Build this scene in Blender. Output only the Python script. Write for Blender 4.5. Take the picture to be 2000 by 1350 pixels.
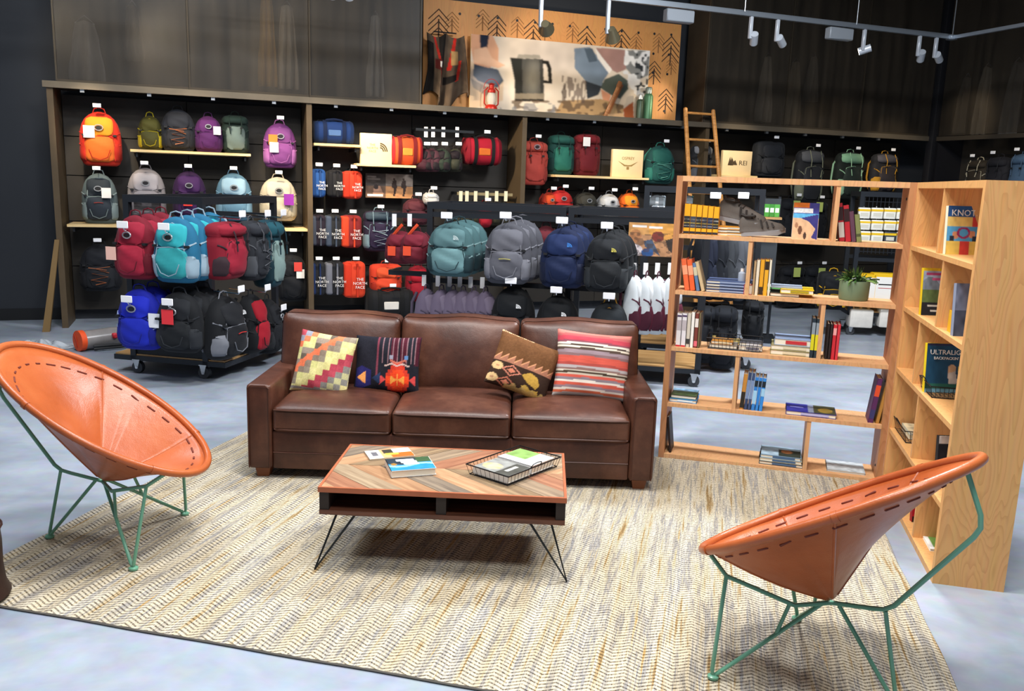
import bpy, bmesh, math, random
import numpy as np
from mathutils import Vector, Matrix
random.seed(7); rng = np.random.default_rng(7)
sc = bpy.context.scene
for o in list(bpy.data.objects): bpy.data.objects.remove(o)
COL = sc.collection
PI = math.pi
R = math.radians
# ------------------------------------------------------------------ camera
FPX, PITCH, ROLL, EYE = 1661.4, .18943, .0332, 1.7
_fw = np.array([0, math.cos(PITCH), -math.sin(PITCH)]); _rt = np.array([1., 0, 0]); _dn = np.cross(_fw, _rt)
_c, _s = math.cos(ROLL), math.sin(ROLL)
_RT = _c*_rt - _s*_dn; _DN = _s*_rt + _c*_dn
cam = bpy.data.cameras.new('camera'); camo = bpy.data.objects.new('camera', cam); COL.objects.link(camo)
cam.sensor_width = 36; cam.lens = FPX/2000*36; cam.clip_start = .05; cam.clip_end = 200
M = Matrix.Identity(4)
for i in range(3):
    M[i][0] = _RT[i]; M[i][1] = -_DN[i]; M[i][2] = -_fw[i]
M[2][3] = EYE
camo.matrix_world = M
sc.camera = camo
# ------------------------------------------------------------------ world, exposure, large lights
sc.view_settings.view_transform = 'Standard'; sc.view_settings.look = 'None'
sc.view_settings.gamma = 1; sc.view_settings.use_curve_mapping = False
sc.view_settings.exposure = 0.0
world = bpy.data.worlds.new('world'); sc.world = world; world.use_nodes = True
bgn = world.node_tree.nodes['Background']; bgn.inputs[0].default_value = (.80, .88, 1, 1); bgn.inputs[1].default_value = .30
def area(name, loc, sx, sy, power, col, rot=(0, 0, 0), spread=None):
    l = bpy.data.lights.new(name, 'AREA'); l.shape = 'RECTANGLE'; l.size = sx; l.size_y = sy; l.energy = power; l.color = col
    if spread: l.spread = spread
    o = bpy.data.objects.new(name, l); o.location = loc; o.rotation_euler = rot; COL.objects.link(o); return o
area('ceiling_panel_light', (-.45, 3.75, 4.9), .7, .5, 165, (1, .97, .93))
area('ceiling_panel_light', (.7, 3.0, 4.9), .7, .5, 95, (1, .97, .93))
area('ceiling_panel_light', (-2.6, 4.3, 5.0), .9, .6, 120, (.93, .96, 1))
area('ceiling_panel_light', (3.2, 3.6, 5.0), .9, .6, 45, (.98, .97, .95))
area('ceiling_panel_light', (2.5, 6.6, 5.0), 1.2, .6, 390, (.93, .96, 1))
area('ceiling_panel_light', (-3.4, 7.0, 5.0), 1.2, .8, 90, (.93, .96, 1))
area('ceiling_panel_light', (.5, .9, 5.0), 1.6, 1.0, 165, (.93, .96, 1))
def lookrot(a, b):
    return (Vector(b)-Vector(a)).to_track_quat('-Z', 'Y').to_euler()
def spot(loc, tgt, power, ang=34, col=(1, .84, .62), blend=.7, size=.06):
    l = bpy.data.lights.new('track_spot', 'SPOT'); l.energy = power; l.color = col; l.spot_size = R(ang); l.spot_blend = blend; l.shadow_soft_size = size
    o = bpy.data.objects.new('track_spot', l); o.location = loc; o.rotation_euler = lookrot(loc, tgt); COL.objects.link(o); return o

# ------------------------------------------------------------------ frames: a yawed vertical frame on the floor; p() reads a photo pixel on its plane
def ray(x, y):
    return _RT*((x-1000)/FPX) + _DN*((y-675)/FPX) + _fw
OC = np.array([0, 0, EYE])
def onfloor(x, y, z=0.):
    d = ray(x, y); return OC + d*(z-EYE)/d[2]
class Fr:
    def __init__(s, x, y, deg):
        s.deg = deg; a = R(deg); s.a = a
        s.o = np.array([x, y, 0.]); s.t = np.array([math.cos(a), math.sin(a), 0]); s.n = np.array([-math.sin(a), math.cos(a), 0])
    def p(s, x, y, v=0):
        d = ray(x, y); k = (s.n@(s.o-OC)+v)/(s.n@d); q = OC+k*d
        return float(s.t@(q-s.o)), float(q[2])
    def w(s, u, v, z): return tuple(s.o + s.t*u + s.n*v + np.array([0, 0, z]))
WALL = Fr(-4.818, 9.014, 20)
SOFA = Fr(-1.468, 4.571, -.15)
TAB = Fr(-.8131, 3.4636, -1.94)
BA = Fr(.96, 5.23, -17.03)
BB = Fr(2.229, 4.841, -103.7)
CART = Fr(-3.18, 7.05, -12)
RK = Fr(1.51, 7.23, -11)
RKC = Fr(1.2, 8.25, -11)
RKD = Fr(4.02, 10.3, -8)
RUG = Fr(-2.296, 3.144, -13.3)

# ------------------------------------------------------------------ colours and materials
def C(h, a=1):
    if not isinstance(h, str): return tuple(h)+((a,) if len(h) == 3 else ())
    h = h.lstrip('#'); v = [int(h[i:i+2], 16)/255 for i in (0, 2, 4)]
    return tuple((x/12.92 if x <= .04045 else ((x+.055)/1.055)**2.4) for x in v)+(a,)
def lin(h): return np.array(C(h)[:3])
_M = {}
def mat(col, rough=.65, metal=0, noise=0, nscale=12, bump=0, bscale=200, spec=.4, sheen=0, coat=0, emit=0, alpha=1, trans=0):
    key = (col, rough, metal, noise, nscale, bump, bscale, spec, sheen, coat, emit, alpha, trans)
    if key in _M: return _M[key]
    m = bpy.data.materials.new('material'); m.use_nodes = True; nt = m.node_tree; b = nt.nodes['Principled BSDF']
    b.inputs['Base Color'].default_value = C(col); b.inputs['Roughness'].default_value = rough; b.inputs['Metallic'].default_value = metal
    b.inputs['Specular IOR Level'].default_value = spec
    if sheen: b.inputs['Sheen Weight'].default_value = sheen
    if coat: b.inputs['Coat Weight'].default_value = coat; b.inputs['Coat Roughness'].default_value = .2
    if alpha < 1: b.inputs['Alpha'].default_value = alpha
    if trans: b.inputs['Transmission Weight'].default_value = trans
    if emit:
        b.inputs['Emission Color'].default_value = C(col); b.inputs['Emission Strength'].default_value = emit
    if noise or bump:
        tc = nt.nodes.new('ShaderNodeTexCoord')
    if noise:
        n = nt.nodes.new('ShaderNodeTexNoise'); n.inputs['Scale'].default_value = nscale; n.inputs['Detail'].default_value = 5
        mx = nt.nodes.new('ShaderNodeMix'); mx.data_type = 'RGBA'; c = C(col)
        mx.inputs[6].default_value = tuple(x*(1-noise) for x in c[:3])+(1,); mx.inputs[7].default_value = tuple(min(1, x*(1+noise*.8)) for x in c[:3])+(1,)
        nt.links.new(tc.outputs['Object'], n.inputs['Vector']); nt.links.new(n.outputs[0], mx.inputs[0]); nt.links.new(mx.outputs[2], b.inputs['Base Color'])
    if bump:
        n = nt.nodes.new('ShaderNodeTexNoise'); n.inputs['Scale'].default_value = bscale; n.inputs['Detail'].default_value = 3
        bp = nt.nodes.new('ShaderNodeBump'); bp.inputs['Strength'].default_value = bump; bp.inputs['Distance'].default_value = .003
        nt.links.new(tc.outputs['Object'], n.inputs['Vector']); nt.links.new(n.outputs[0], bp.inputs['Height']); nt.links.new(bp.outputs[0], b.inputs['Normal'])
    _M[key] = m; return m
def nodemat(fn, **kw):
    m = bpy.data.materials.new('material'); m.use_nodes = True; nt = m.node_tree; b = nt.nodes['Principled BSDF']
    fn(nt, b, lambda t, **k: _nd(nt, t, **k), nt.links.new); return m
def _nd(nt, t, **k):
    n = nt.nodes.new('ShaderNode'+t)
    for a, v in k.items():
        if a.startswith('i_'): n.inputs[int(a[2:]) if a[2:].isdigit() else a[2:].replace('_', ' ')].default_value = v
        else: setattr(n, a, v)
    return n
def vcol(rough=.6, bump=0, bscale=300, spec=.3):
    key = ('v', rough, bump, bscale, spec)
    if key in _M: return _M[key]
    def f(nt, b, N, L):
        a = N('Attribute', attribute_name='Col'); L(a.outputs['Color'], b.inputs['Base Color']); b.inputs['Roughness'].default_value = rough; b.inputs['Specular IOR Level'].default_value = spec
        if bump:
            tc = N('TexCoord'); n = N('TexNoise', i_Scale=bscale); bp = N('Bump', i_Strength=bump); bp.inputs['Distance'].default_value = .003
            L(tc.outputs['Object'], n.inputs['Vector']); L(n.outputs[0], bp.inputs['Height']); L(bp.outputs[0], b.inputs['Normal'])
    _M[key] = nodemat(f); return _M[key]

def f_ply(base, dark, scale):
    def f(nt, b, N, L):
        tc = N('TexCoord'); mp = N('Mapping'); mp.inputs['Scale'].default_value = (1, 1, .22)
        L(tc.outputs['Object'], mp.inputs[0])
        n0 = N('TexNoise', i_Scale=4.2*scale, i_Detail=2.5); n0.inputs['Distortion'].default_value = .7; L(mp.outputs[0], n0.inputs['Vector'])
        ml = N('Math', operation='MULTIPLY'); ml.inputs[1].default_value = 26; L(n0.outputs[0], ml.inputs[0])
        fr = N('Math', operation='FRACT'); L(ml.outputs[0], fr.inputs[0])
        rp = N('ValToRGB'); rp.color_ramp.elements[0].position = .0; rp.color_ramp.elements[0].color = (1, 1, 1, 1); rp.color_ramp.elements[1].position = .5; rp.color_ramp.elements[1].color = (0, 0, 0, 1)
        L(fr.outputs[0], rp.inputs[0])
        mp2 = N('Mapping'); mp2.inputs['Scale'].default_value = (60, 60, 2.5); L(tc.outputs['Object'], mp2.inputs[0])
        n2 = N('TexNoise', i_Scale=1.0, i_Detail=4.0); L(mp2.outputs[0], n2.inputs['Vector'])
        m1 = N('Mix', data_type='RGBA'); m1.inputs[6].default_value = C(base); m1.inputs[7].default_value = C(dark)
        m3 = N('Math', operation='MULTIPLY'); m3.inputs[1].default_value = .38; L(rp.outputs[0], m3.inputs[0]); L(m3.outputs[0], m1.inputs[0])
        m2 = N('Mix', data_type='RGBA', blend_type='MULTIPLY'); m2.inputs[0].default_value = .22; L(m1.outputs[2], m2.inputs[6]); L(n2.outputs['Color'], m2.inputs[7])
        hs = N('HueSaturation'); hs.inputs['Value'].default_value = 1.18; L(m2.outputs[2], hs.inputs['Color'])
        L(hs.outputs[0], b.inputs['Base Color']); b.inputs['Roughness'].default_value = .5; b.inputs['Specular IOR Level'].default_value = .3
    return f
PLY = nodemat(f_ply('#d9a468', '#b57c48', 1.0))
PLYM = nodemat(f_ply('#d3a274', '#b07e50', .8))
PLYD = nodemat(f_ply('#b07c55', '#8a5a38', .8))
def f_grain(base, dark):
    def f(nt, b, N, L):
        tc = N('TexCoord'); mp = N('Mapping'); mp.inputs['Scale'].default_value = (2.5, 40, 40); L(tc.outputs['Object'], mp.inputs[0])
        n = N('TexNoise', i_Scale=1.0, i_Detail=6.0); n.inputs['Distortion'].default_value = .8; L(mp.outputs[0], n.inputs['Vector'])
        rp = N('ValToRGB'); rp.color_ramp.elements[0].position = .32; rp.color_ramp.elements[0].color = C(dark); rp.color_ramp.elements[1].position = .68; rp.color_ramp.elements[1].color = C(base)
        L(n.outputs[0], rp.inputs[0]); L(rp.outputs[0], b.inputs['Base Color']); b.inputs['Roughness'].default_value = .5
        bp = N('Bump', i_Strength=.25); bp.inputs['Distance'].default_value = .002; L(n.outputs[0], bp.inputs['Height']); L(bp.outputs[0], b.inputs['Normal'])
    return f
WOODL = nodemat(f_grain('#f0d6a4', '#dcb878'))
BLACK = mat('#1b1c1f', .55); BLKMET = mat('#24272b', .42, .35, spec=.4); STEEL = mat('#b9bfc6', .3, .9); CHROME = mat('#d8dade', .18, 1); WHITE = mat('#f1f0ec', .6); CARD = mat('#f4f4f6', .7)
DARKPANEL = mat('#2c2823', .55, 0, .25, 5); UPR = mat('#5b4c38', .5, .2, .25, 6)

# ------------------------------------------------------------------ mesh builder
class MB:
    def __init__(s): s.v = []; s.f = []; s.c = None; s.smooth = False
    def add(s, vs, fs):
        b = len(s.v); s.v += [tuple(map(float, q)) for q in vs]; s.f += [tuple(b+i for i in q) for q in fs]; return s
    def box(s, x0, x1, y0, y1, z0, z1):
        return s.add([(x0, y0, z0), (x1, y0, z0), (x1, y1, z0), (x0, y1, z0), (x0, y0, z1), (x1, y0, z1), (x1, y1, z1), (x0, y1, z1)],
                     [(0, 3, 2, 1), (4, 5, 6, 7), (0, 1, 5, 4), (1, 2, 6, 5), (2, 3, 7, 6), (3, 0, 4, 7)])
    def rbox(s, x0, x1, y0, y1, z0, z1, r=.01, seg=2, fn=None, sub=0):
        bm = bmesh.new(); bmesh.ops.create_cube(bm, size=1)
        for v in bm.verts: v.co = Vector((x0+(v.co.x+.5)*(x1-x0), y0+(v.co.y+.5)*(y1-y0), z0+(v.co.z+.5)*(z1-z0)))
        if sub: bmesh.ops.subdivide_edges(bm, edges=bm.edges[:], cuts=sub, use_grid_fill=True)
        es = [e for e in bm.edges if len(e.link_faces) == 2 and e.calc_face_angle(0) > .5]
        bmesh.ops.bevel(bm, geom=es, offset=r, segments=seg, profile=.5, affect='EDGES')
        bm.verts.index_update(); s.add([fn(v.co) if fn else v.co for v in bm.verts], [[v.index for v in f.verts] for f in bm.faces]); bm.free(); s.smooth = True; return s
    def tube(s, pts, r, n=6, closed=False, cap=True):
        P = [Vector(p) for p in pts]; m = len(P); base = len(s.v); up = None; rr = r if hasattr(r, '__len__') else [r]*m
        for i, p in enumerate(P):
            if closed: t = (P[(i+1) % m]-P[i-1])
            else: t = (P[min(i+1, m-1)]-P[max(i-1, 0)])
            t.normalize()
            if up is None:
                up = Vector((0, 0, 1)) if abs(t.z) < .9 else Vector((1, 0, 0))
            a = t.cross(up).normalized(); up = a.cross(t).normalized()
            for k in range(n):
                q = 2*PI*k/n; s.v.append(tuple(p+rr[i]*(math.cos(q)*a+math.sin(q)*up)))
        for i in range(m if closed else m-1):
            for k in range(n):
                a, b = base+i*n+k, base+i*n+(k+1) % n; j = (i+1) % m; c, d = base+j*n+(k+1) % n, base+j*n+k; s.f.append((a, b, c, d))
        if cap and not closed:
            s.f.append(tuple(base+k for k in reversed(range(n)))); s.f.append(tuple(base+(m-1)*n+k for k in range(n)))
        s.smooth = True; return s
    def lathe(s, prof, n=16, c=(0, 0)):
        base = len(s.v)
        for r, z in prof:
            for k in range(n): s.v.append((c[0]+r*math.cos(2*PI*k/n), c[1]+r*math.sin(2*PI*k/n), z))
        for i in range(len(prof)-1):
            for k in range(n): s.f.append((base+i*n+k, base+i*n+(k+1) % n, base+(i+1)*n+(k+1) % n, base+(i+1)*n+k))
        s.f.append(tuple(base+k for k in reversed(range(n)))); s.f.append(tuple(base+(len(prof)-1)*n+k for k in range(n))); s.smooth = True; return s
    def loft(s, rings, cap=True):
        base = len(s.v); n = len(rings[0])
        for r in rings: s.v += [tuple(map(float, q)) for q in r]
        for i in range(len(rings)-1):
            for k in range(n): s.f.append((base+i*n+k, base+i*n+(k+1) % n, base+(i+1)*n+(k+1) % n, base+(i+1)*n+k))
        if cap: s.f.append(tuple(base+k for k in reversed(range(n)))); s.f.append(tuple(base+(len(rings)-1)*n+k for k in range(n)))
        s.smooth = True; return s
    def prism(s, poly, t0, t1, ax='z'):
        f = {'z': lambda a, b, t: (a, b, t), 'y': lambda a, b, t: (a, t, b), 'x': lambda a, b, t: (t, a, b)}[ax]
        n = len(poly); return s.add([f(a, b, t0) for a, b in poly]+[f(a, b, t1) for a, b in poly], [tuple(reversed(range(n))), tuple(range(n, 2*n))]+[(i, (i+1) % n, n+(i+1) % n, n+i) for i in range(n)])
    def grid(s, fn, nu, nv, wrap=False):
        base = len(s.v)
        for j in range(nv+1):
            for i in range(nu+1): s.v.append(tuple(map(float, fn(i/nu, j/nv))))
        for j in range(nv):
            for i in range(nu):
                a = base+j*(nu+1)+i; s.f.append((a, a+1, a+nu+2, a+nu+1))
        s.smooth = True; return s
    def xf(s, M): s.v = [tuple(M@Vector(q)) for q in s.v]; return s
    def obj(s, name, m, parent=None, loc=None, rot=None, smooth=None, sharp=40, col=None):
        me = bpy.data.meshes.new(name); me.from_pydata(s.v, [], s.f)
        bm = bmesh.new(); bm.from_mesh(me); bmesh.ops.recalc_face_normals(bm, faces=bm.faces); bm.to_mesh(me); bm.free()
        if s.smooth if smooth is None else smooth:
            me.polygons.foreach_set('use_smooth', [True]*len(me.polygons)); me.set_sharp_from_angle(angle=R(sharp))
        if col is not None:
            at = me.color_attributes.new('Col', 'FLOAT_COLOR', 'POINT')
            a = np.ones((len(s.v), 4), dtype=np.float32); a[:, :3] = col; at.data.foreach_set('color', a.ravel())
        me.materials.append(m)
        o = bpy.data.objects.new(name, me); COL.objects.link(o)
        if parent is not None: o.parent = parent
        if loc is not None: o.location = loc
        if rot is not None: o.rotation_euler = rot
        return o
def thing(name, label, cat, loc=(0, 0, 0), rz=0, group=None, rot=None):
    o = bpy.data.objects.new(name, None); COL.objects.link(o); o.empty_display_size = .05; o.location = loc; o.rotation_euler = rot if rot else (0, 0, rz); return tag(o, label, cat, group)
def tag(o, label, cat, group=None):
    o['label'] = label; o['category'] = cat
    if group: o['group'] = group
    return o
def struct(o): o['kind'] = 'structure'; return o
def dup(o, parent=None, **kw):
    c = o.copy(); COL.objects.link(c)
    if parent is not None: c.parent = parent
    return c
def text(name, body, size, m, parent, loc, rot=(PI/2, 0, 0), ext=.0012, align='CENTER', sx=1):
    cu = bpy.data.curves.new('t', 'FONT'); cu.body = body; cu.size = size; cu.extrude = ext; cu.align_x = align; cu.align_y = 'CENTER'; cu.resolution_u = 2
    to = bpy.data.objects.new('t', cu); COL.objects.link(to); bpy.context.view_layer.update()
    dg = bpy.context.evaluated_depsgraph_get(); me = bpy.data.meshes.new_from_object(to.evaluated_get(dg)); bpy.data.objects.remove(to)
    o = bpy.data.objects.new(name, me); COL.objects.link(o); me.materials.clear(); me.materials.append(m); o.parent = parent; o.location = loc; o.rotation_euler = rot; o.scale = (sx, 1, 1); return o
# painting on point grids
def inpoly(X, Y, P):
    m = np.zeros(X.shape, bool); n = len(P)
    for i in range(n):
        (x1, y1), (x2, y2) = P[i], P[i-1]
        if y1 == y2: continue
        m ^= ((y1 > Y) != (y2 > Y)) & (X < (x2-x1)*(Y-y1)/(y2-y1)+x1)
    return m
def vnoise(X, Y, s, seed=0):
    r = np.random.default_rng(seed).random((64, 64)); x = X*s; y = Y*s; i = np.floor(x).astype(int); j = np.floor(y).astype(int); a = x-i; b = y-j
    a = a*a*(3-2*a); b = b*b*(3-2*b); g = lambda p, q: r[p % 64, q % 64]
    return g(i, j)*(1-a)*(1-b)+g(i+1, j)*a*(1-b)+g(i, j+1)*(1-a)*b+g(i+1, j+1)*a*b
class Paint:
    def __init__(s, X, Y, base): s.X, s.Y = X, Y; s.c = np.ones(X.shape+(3,))*lin(base)
    def m(s, mask, col, k=1.): 
        mk = (mask.astype(float) if mask.dtype == bool else mask)*k; s.c = s.c*(1-mk[..., None])+lin(col)*mk[..., None]; return s
    def poly(s, P, col, k=1.): return s.m(inpoly(s.X, s.Y, P), col, k)
    def ell(s, cx, cy, rx, ry, col, k=1., rot=0):
        a = math.cos(rot); b = math.sin(rot); x = s.X-cx; y = s.Y-cy; return s.m(((x*a+y*b)/rx)**2+((-x*b+y*a)/ry)**2 < 1, col, k)
    def soft(s, cx, cy, rx, ry, col, k=1.): return s.m(np.clip(1.3-np.sqrt(((s.X-cx)/rx)**2+((s.Y-cy)/ry)**2), 0, 1), col, k)
    def rect(s, x0, y0, x1, y1, col, k=1.): return s.m((s.X >= x0) & (s.X <= x1) & (s.Y >= y0) & (s.Y <= y1), col, k)
    def desat(s, k): g = s.c.mean(axis=-1, keepdims=True); s.c = s.c*(1-k)+g*k; return s
    def noise(s, sc, amt, seed=0): s.c = np.clip(s.c*(1+amt*(vnoise(s.X, s.Y, sc, seed)-.5)[..., None]*2), 0, 1); return s
def picture(name, w, h, nx, ny, paint, parent, loc=(0, 0, 0), rot=(0, 0, 0), rough=.45):
    """flat print: front faces -y, x 0..w, z 0..h; paint(x,y) with y down"""
    mb = MB().grid(lambda a, b: (a*w, 0, h*(1-b)), nx, ny); g = np.array([(i/nx, j/ny) for j in range(ny+1) for i in range(nx+1)])
    return mb.obj(name, vcol(rough), parent, loc, rot, col=paint(g[:, 0], g[:, 1]))

# ================================================================== SETTING
def f_floor(nt, b, N, L):
    tc = N('TexCoord'); n = N('TexNoise', i_Scale=.9, i_Detail=6.0); n.inputs['Roughness'].default_value = .6; n.inputs['Distortion'].default_value = .6
    mp = N('Mapping'); mp.inputs['Scale'].default_value = (1, 2.2, 1); mp.inputs['Rotation'].default_value = (0, 0, .3); L(tc.outputs['Object'], mp.inputs[0]); L(mp.outputs[0], n.inputs['Vector'])
    rp = N('ValToRGB'); rp.color_ramp.elements[0].position = .3; rp.color_ramp.elements[0].color = C('#838d9b'); rp.color_ramp.elements[1].position = .72; rp.color_ramp.elements[1].color = C('#a9b2bf')
    L(n.outputs[0], rp.inputs[0])
    n2 = N('TexNoise', i_Scale=14.0, i_Detail=4.0); L(tc.outputs['Object'], n2.inputs['Vector'])
    mx = N('Mix', data_type='RGBA', blend_type='OVERLAY'); mx.inputs[0].default_value = .18; L(rp.outputs[0], mx.inputs[6]); L(n2.outputs['Color'], mx.inputs[7])
    L(mx.outputs[2], b.inputs['Base Color'])
    r2 = N('MapRange'); r2.inputs['To Min'].default_value = .28; r2.inputs['To Max'].default_value = .48; L(n.outputs[0], r2.inputs[0]); L(r2.outputs[0], b.inputs['Roughness'])
struct(MB().box(-12, 18, -4, 22, -.1, 0).obj('floor', nodemat(f_floor)))
WM = mat('#272b32', .6, 0, .15, 2)
def inframe(o, fr, u=0, v=0, z=0):
    o.location = fr.w(u, v, z); o.rotation_euler = (0, 0, fr.a); return o
WR = Fr(WALL.w(11.65, 0, 0)[0], WALL.w(11.65, 0, 0)[1], -70)
struct(inframe(MB().box(-5, 12.4, .62, .74, 0, 6).obj('wall_back', WM), WALL))
struct(inframe(MB().box(-.5, 12, .62, .74, 0, 6).obj('wall_right', mat('#23241f', .7)), WR))
struct(inframe(MB().box(-5, 0, .605, .62, 0, .13).obj('baseboard_back', mat('#121316', .5)), WALL))
struct(MB().box(-12, 18, -4, 22, 6, 6.1).obj('ceiling', mat('#111215', .9)))

# ------------------------------------------------------------------ rug
def f_rug(nt, b, N, L):
    tc = N('TexCoord'); sx = N('SeparateXYZ'); L(tc.outputs['Object'], sx.inputs[0])
    def bands(scx, scy, off):
        mp = N('Mapping'); mp.inputs['Scale'].default_value = (scx, scy, 1); mp.inputs['Location'].default_value = (off, off, 0); L(tc.outputs['Object'], mp.inputs[0])
        n = N('TexNoise', i_Scale=1.0, i_Detail=3.0); n.inputs['Roughness'].default_value = .65; L(mp.outputs[0], n.inputs['Vector']); return n
    n1 = bands(22, 1.1, 0); n2 = bands(60, 2.2, 5); n3 = bands(9, .7, 9)
    rp = N('ValToRGB'); e = rp.color_ramp.elements
    e[0].position = .24; e[0].color = C('#514a44'); e[1].position = .78; e[1].color = C('#d8d2c4')
    for p, c in ((.33, '#8b7455'), (.385, '#a88c60'), (.43, '#c6bba2'), (.49, '#d2cab8'), (.53, '#b5aea0'), (.56, '#96969a'), (.60, '#cbc2ac'), (.66, '#b9955a')):
        q = e.new(p); q.color = C(c)
    ad = N('Math', operation='ADD'); m0 = N('Math', operation='MULTIPLY'); m0.inputs[1].default_value = .5; L(n1.outputs[0], m0.inputs[0])
    m00 = N('Math', operation='MULTIPLY'); m00.inputs[1].default_value = .5; L(n2.outputs[0], m00.inputs[0]); L(m0.outputs[0], ad.inputs[0]); L(m00.outputs[0], ad.inputs[1]); L(ad.outputs[0], rp.inputs[0])
    r3 = N('ValToRGB'); r3.color_ramp.elements[0].position = .38; r3.color_ramp.elements[0].color = C('#dccfb4'); r3.color_ramp.elements[1].position = .62; r3.color_ramp.elements[1].color = (1, 1, 1, 1); L(n3.outputs[0], r3.inputs[0])
    mxb = N('Mix', data_type='RGBA', blend_type='MULTIPLY'); mxb.inputs[0].default_value = .5; L(rp.outputs[0], mxb.inputs[6]); L(r3.outputs[0], mxb.inputs[7])
    # herringbone weave: y/0.02 + zigzag of x
    pp = N('Math', operation='PINGPONG'); pp.inputs[1].default_value = .055; L(sx.outputs[0], pp.inputs[0])
    a = N('Math', operation='MULTIPLY'); a.inputs[1].default_value = .55; L(pp.outputs[0], a.inputs[0])
    s = N('Math', operation='ADD'); L(sx.outputs[1], s.inputs[0]); L(a.outputs[0], s.inputs[1])
    d = N('Math', operation='DIVIDE'); d.inputs[1].default_value = .021; L(s.outputs[0], d.inputs[0])
    fr = N('Math', operation='PINGPONG'); fr.inputs[1].default_value = .5; L(d.outputs[0], fr.inputs[0])
    nn = bands(150, 40, 2)
    wv = N('MapRange'); wv.inputs['From Min'].default_value = .10; wv.inputs['From Max'].default_value = .24; L(fr.outputs[0], wv.inputs[0])
    gate = N('MapRange'); gate.inputs['From Min'].default_value = .42; gate.inputs['From Max'].default_value = .68; gate.inputs['To Min'].default_value = 1; gate.inputs['To Max'].default_value = .0; L(nn.outputs[0], gate.inputs[0])
    inv = N('Math', operation='SUBTRACT'); inv.inputs[0].default_value = 1; L(wv.outputs[0], inv.inputs[1])
    gm = N('Math', operation='MULTIPLY'); L(inv.outputs[0], gm.inputs[0]); L(gate.outputs[0], gm.inputs[1])
    gs = N('Math', operation='MULTIPLY'); gs.inputs[1].default_value = .92; L(gm.outputs[0], gs.inputs[0])
    mx = N('Mix', data_type='RGBA', blend_type='MULTIPLY'); L(gs.outputs[0], mx.inputs[0]); L(mxb.outputs[2], mx.inputs[6]); mx.inputs[7].default_value = C('#574838')
    L(mx.outputs[2], b.inputs['Base Color']); b.inputs['Roughness'].default_value = .95; b.inputs['Specular IOR Level'].default_value = .1
    bp = N('Bump', i_Strength=.55); bp.inputs['Distance'].default_value = .006; L(wv.outputs[0], bp.inputs['Height']); L(bp.outputs[0], b.inputs['Normal'])
rug = thing('area_rug', 'large cream and tan flatwoven rug with herringbone stripes under the seating', 'rug', RUG.w(0, 0, 0), RUG.a)
def rugsurf(a, b):
    x = a*3.89+.003*math.sin(b*31); y = b*2.75+.002*math.sin(a*40+1)
    return (x, y, .011+.0012*math.sin(x*57))
rm = MB().grid(rugsurf, 90, 60); rb = len(rm.v)
rm.obj('rug_field', nodemat(f_rug), rug)
edge = [(rugsurf(a/60, 0)[0], rugsurf(a/60, 0)[1], .006) for a in range(61)]+[(rugsurf(1, b/40)[0], rugsurf(1, b/40)[1], .006) for b in range(1, 41)]+[(rugsurf(1-a/60, 1)[0], rugsurf(1-a/60, 1)[1], .006) for a in range(1, 61)]+[(rugsurf(0, 1-b/40)[0], rugsurf(0, 1-b/40)[1], .006) for b in range(1, 40)]
MB().tube(edge, .0045, 6, closed=True).obj('bound_edge', mat('#6d675f', .9), rug)

# ------------------------------------------------------------------ sofa
def f_leather(c0, c1, c2, rough, sc=3.2):
    def f(nt, b, N, L):
        tc = N('TexCoord'); n = N('TexNoise', i_Scale=sc, i_Detail=6.0); n.inputs['Roughness'].default_value = .62; L(tc.outputs['Object'], n.inputs['Vector'])
        rp = N('ValToRGB'); e = rp.color_ramp.elements; e[0].position = .28; e[0].color = C(c0); e[1].position = .75; e[1].color = C(c2); q = e.new(.5); q.color = C(c1)
        L(n.outputs[0], rp.inputs[0]); L(rp.outputs[0], b.inputs['Base Color'])
        v = N('TexVoronoi', i_Scale=170.0); L(tc.outputs['Object'], v.inputs['Vector'])
        bp = N('Bump', i_Strength=.12); bp.inputs['Distance'].default_value = .002; L(v.outputs[0], bp.inputs['Height'])
        n2 = N('TexNoise', i_Scale=9.0, i_Detail=3.0); L(tc.outputs['Object'], n2.inputs['Vector']); bp2 = N('Bump', i_Strength=.25); bp2.inputs['Distance'].default_value = .012; L(n2.outputs[0], bp2.inputs['Height']); L(bp.outputs[0], bp2.inputs['Normal']); L(bp2.outputs[0], b.inputs['Normal'])
        b.inputs['Roughness'].default_value = rough; b.inputs['Specular IOR Level'].default_value = .45
    return f
LEA = nodemat(f_leather('#33180f', '#4a281b', '#67402f', .43, 4.0))
PIPE = mat('#4a281b', .45)
SW = 2.286
sofa = thing('leather_sofa', 'long brown leather three seat sofa with block feet, centre of the seating', 'sofa', SOFA.w(0, 0, 0), SOFA.a)
def arm(x0):
    return MB().rbox(x0, x0+.14, 0, .86, .067, .555, .022, 3, sub=2).obj('arm', LEA, sofa)
a1 = arm(0); a2 = arm(SW-.14)
for x0, ao in ((0, a1), (SW-.14, a2)):
    MB().tube([(x0+.012, -.003, .075), (x0+.012, -.003, .535), (x0+.03, -.003, .55), (x0+.11, -.003, .55), (x0+.128, -.003, .535), (x0+.128, -.003, .075)], .0035, 5).obj('piping', PIPE, ao)
MB().rbox(.14, SW-.14, .012, .84, .067, .29, .012, 2).obj('base', LEA, sofa)
for z in (.165,):
    MB().tube([(.145, .01, z), (SW-.145, .01, z)], .004, 5).obj('base_seam', PIPE, sofa)
for k in (1, 2):
    x = .14+k*(SW-.28)/3; MB().tube([(x, .011, .075), (x, .011, .285)], .0025, 5).obj('base_seam', PIPE, sofa)
MB().rbox(.02, SW-.02, .72, .90, .067, .70, .03, 3, fn=lambda c: (c.x, c.y+max(0, c.z-.3)*.1, c.z)).obj('back_frame', LEA, sofa)
cw = (SW-.28)/3
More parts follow.
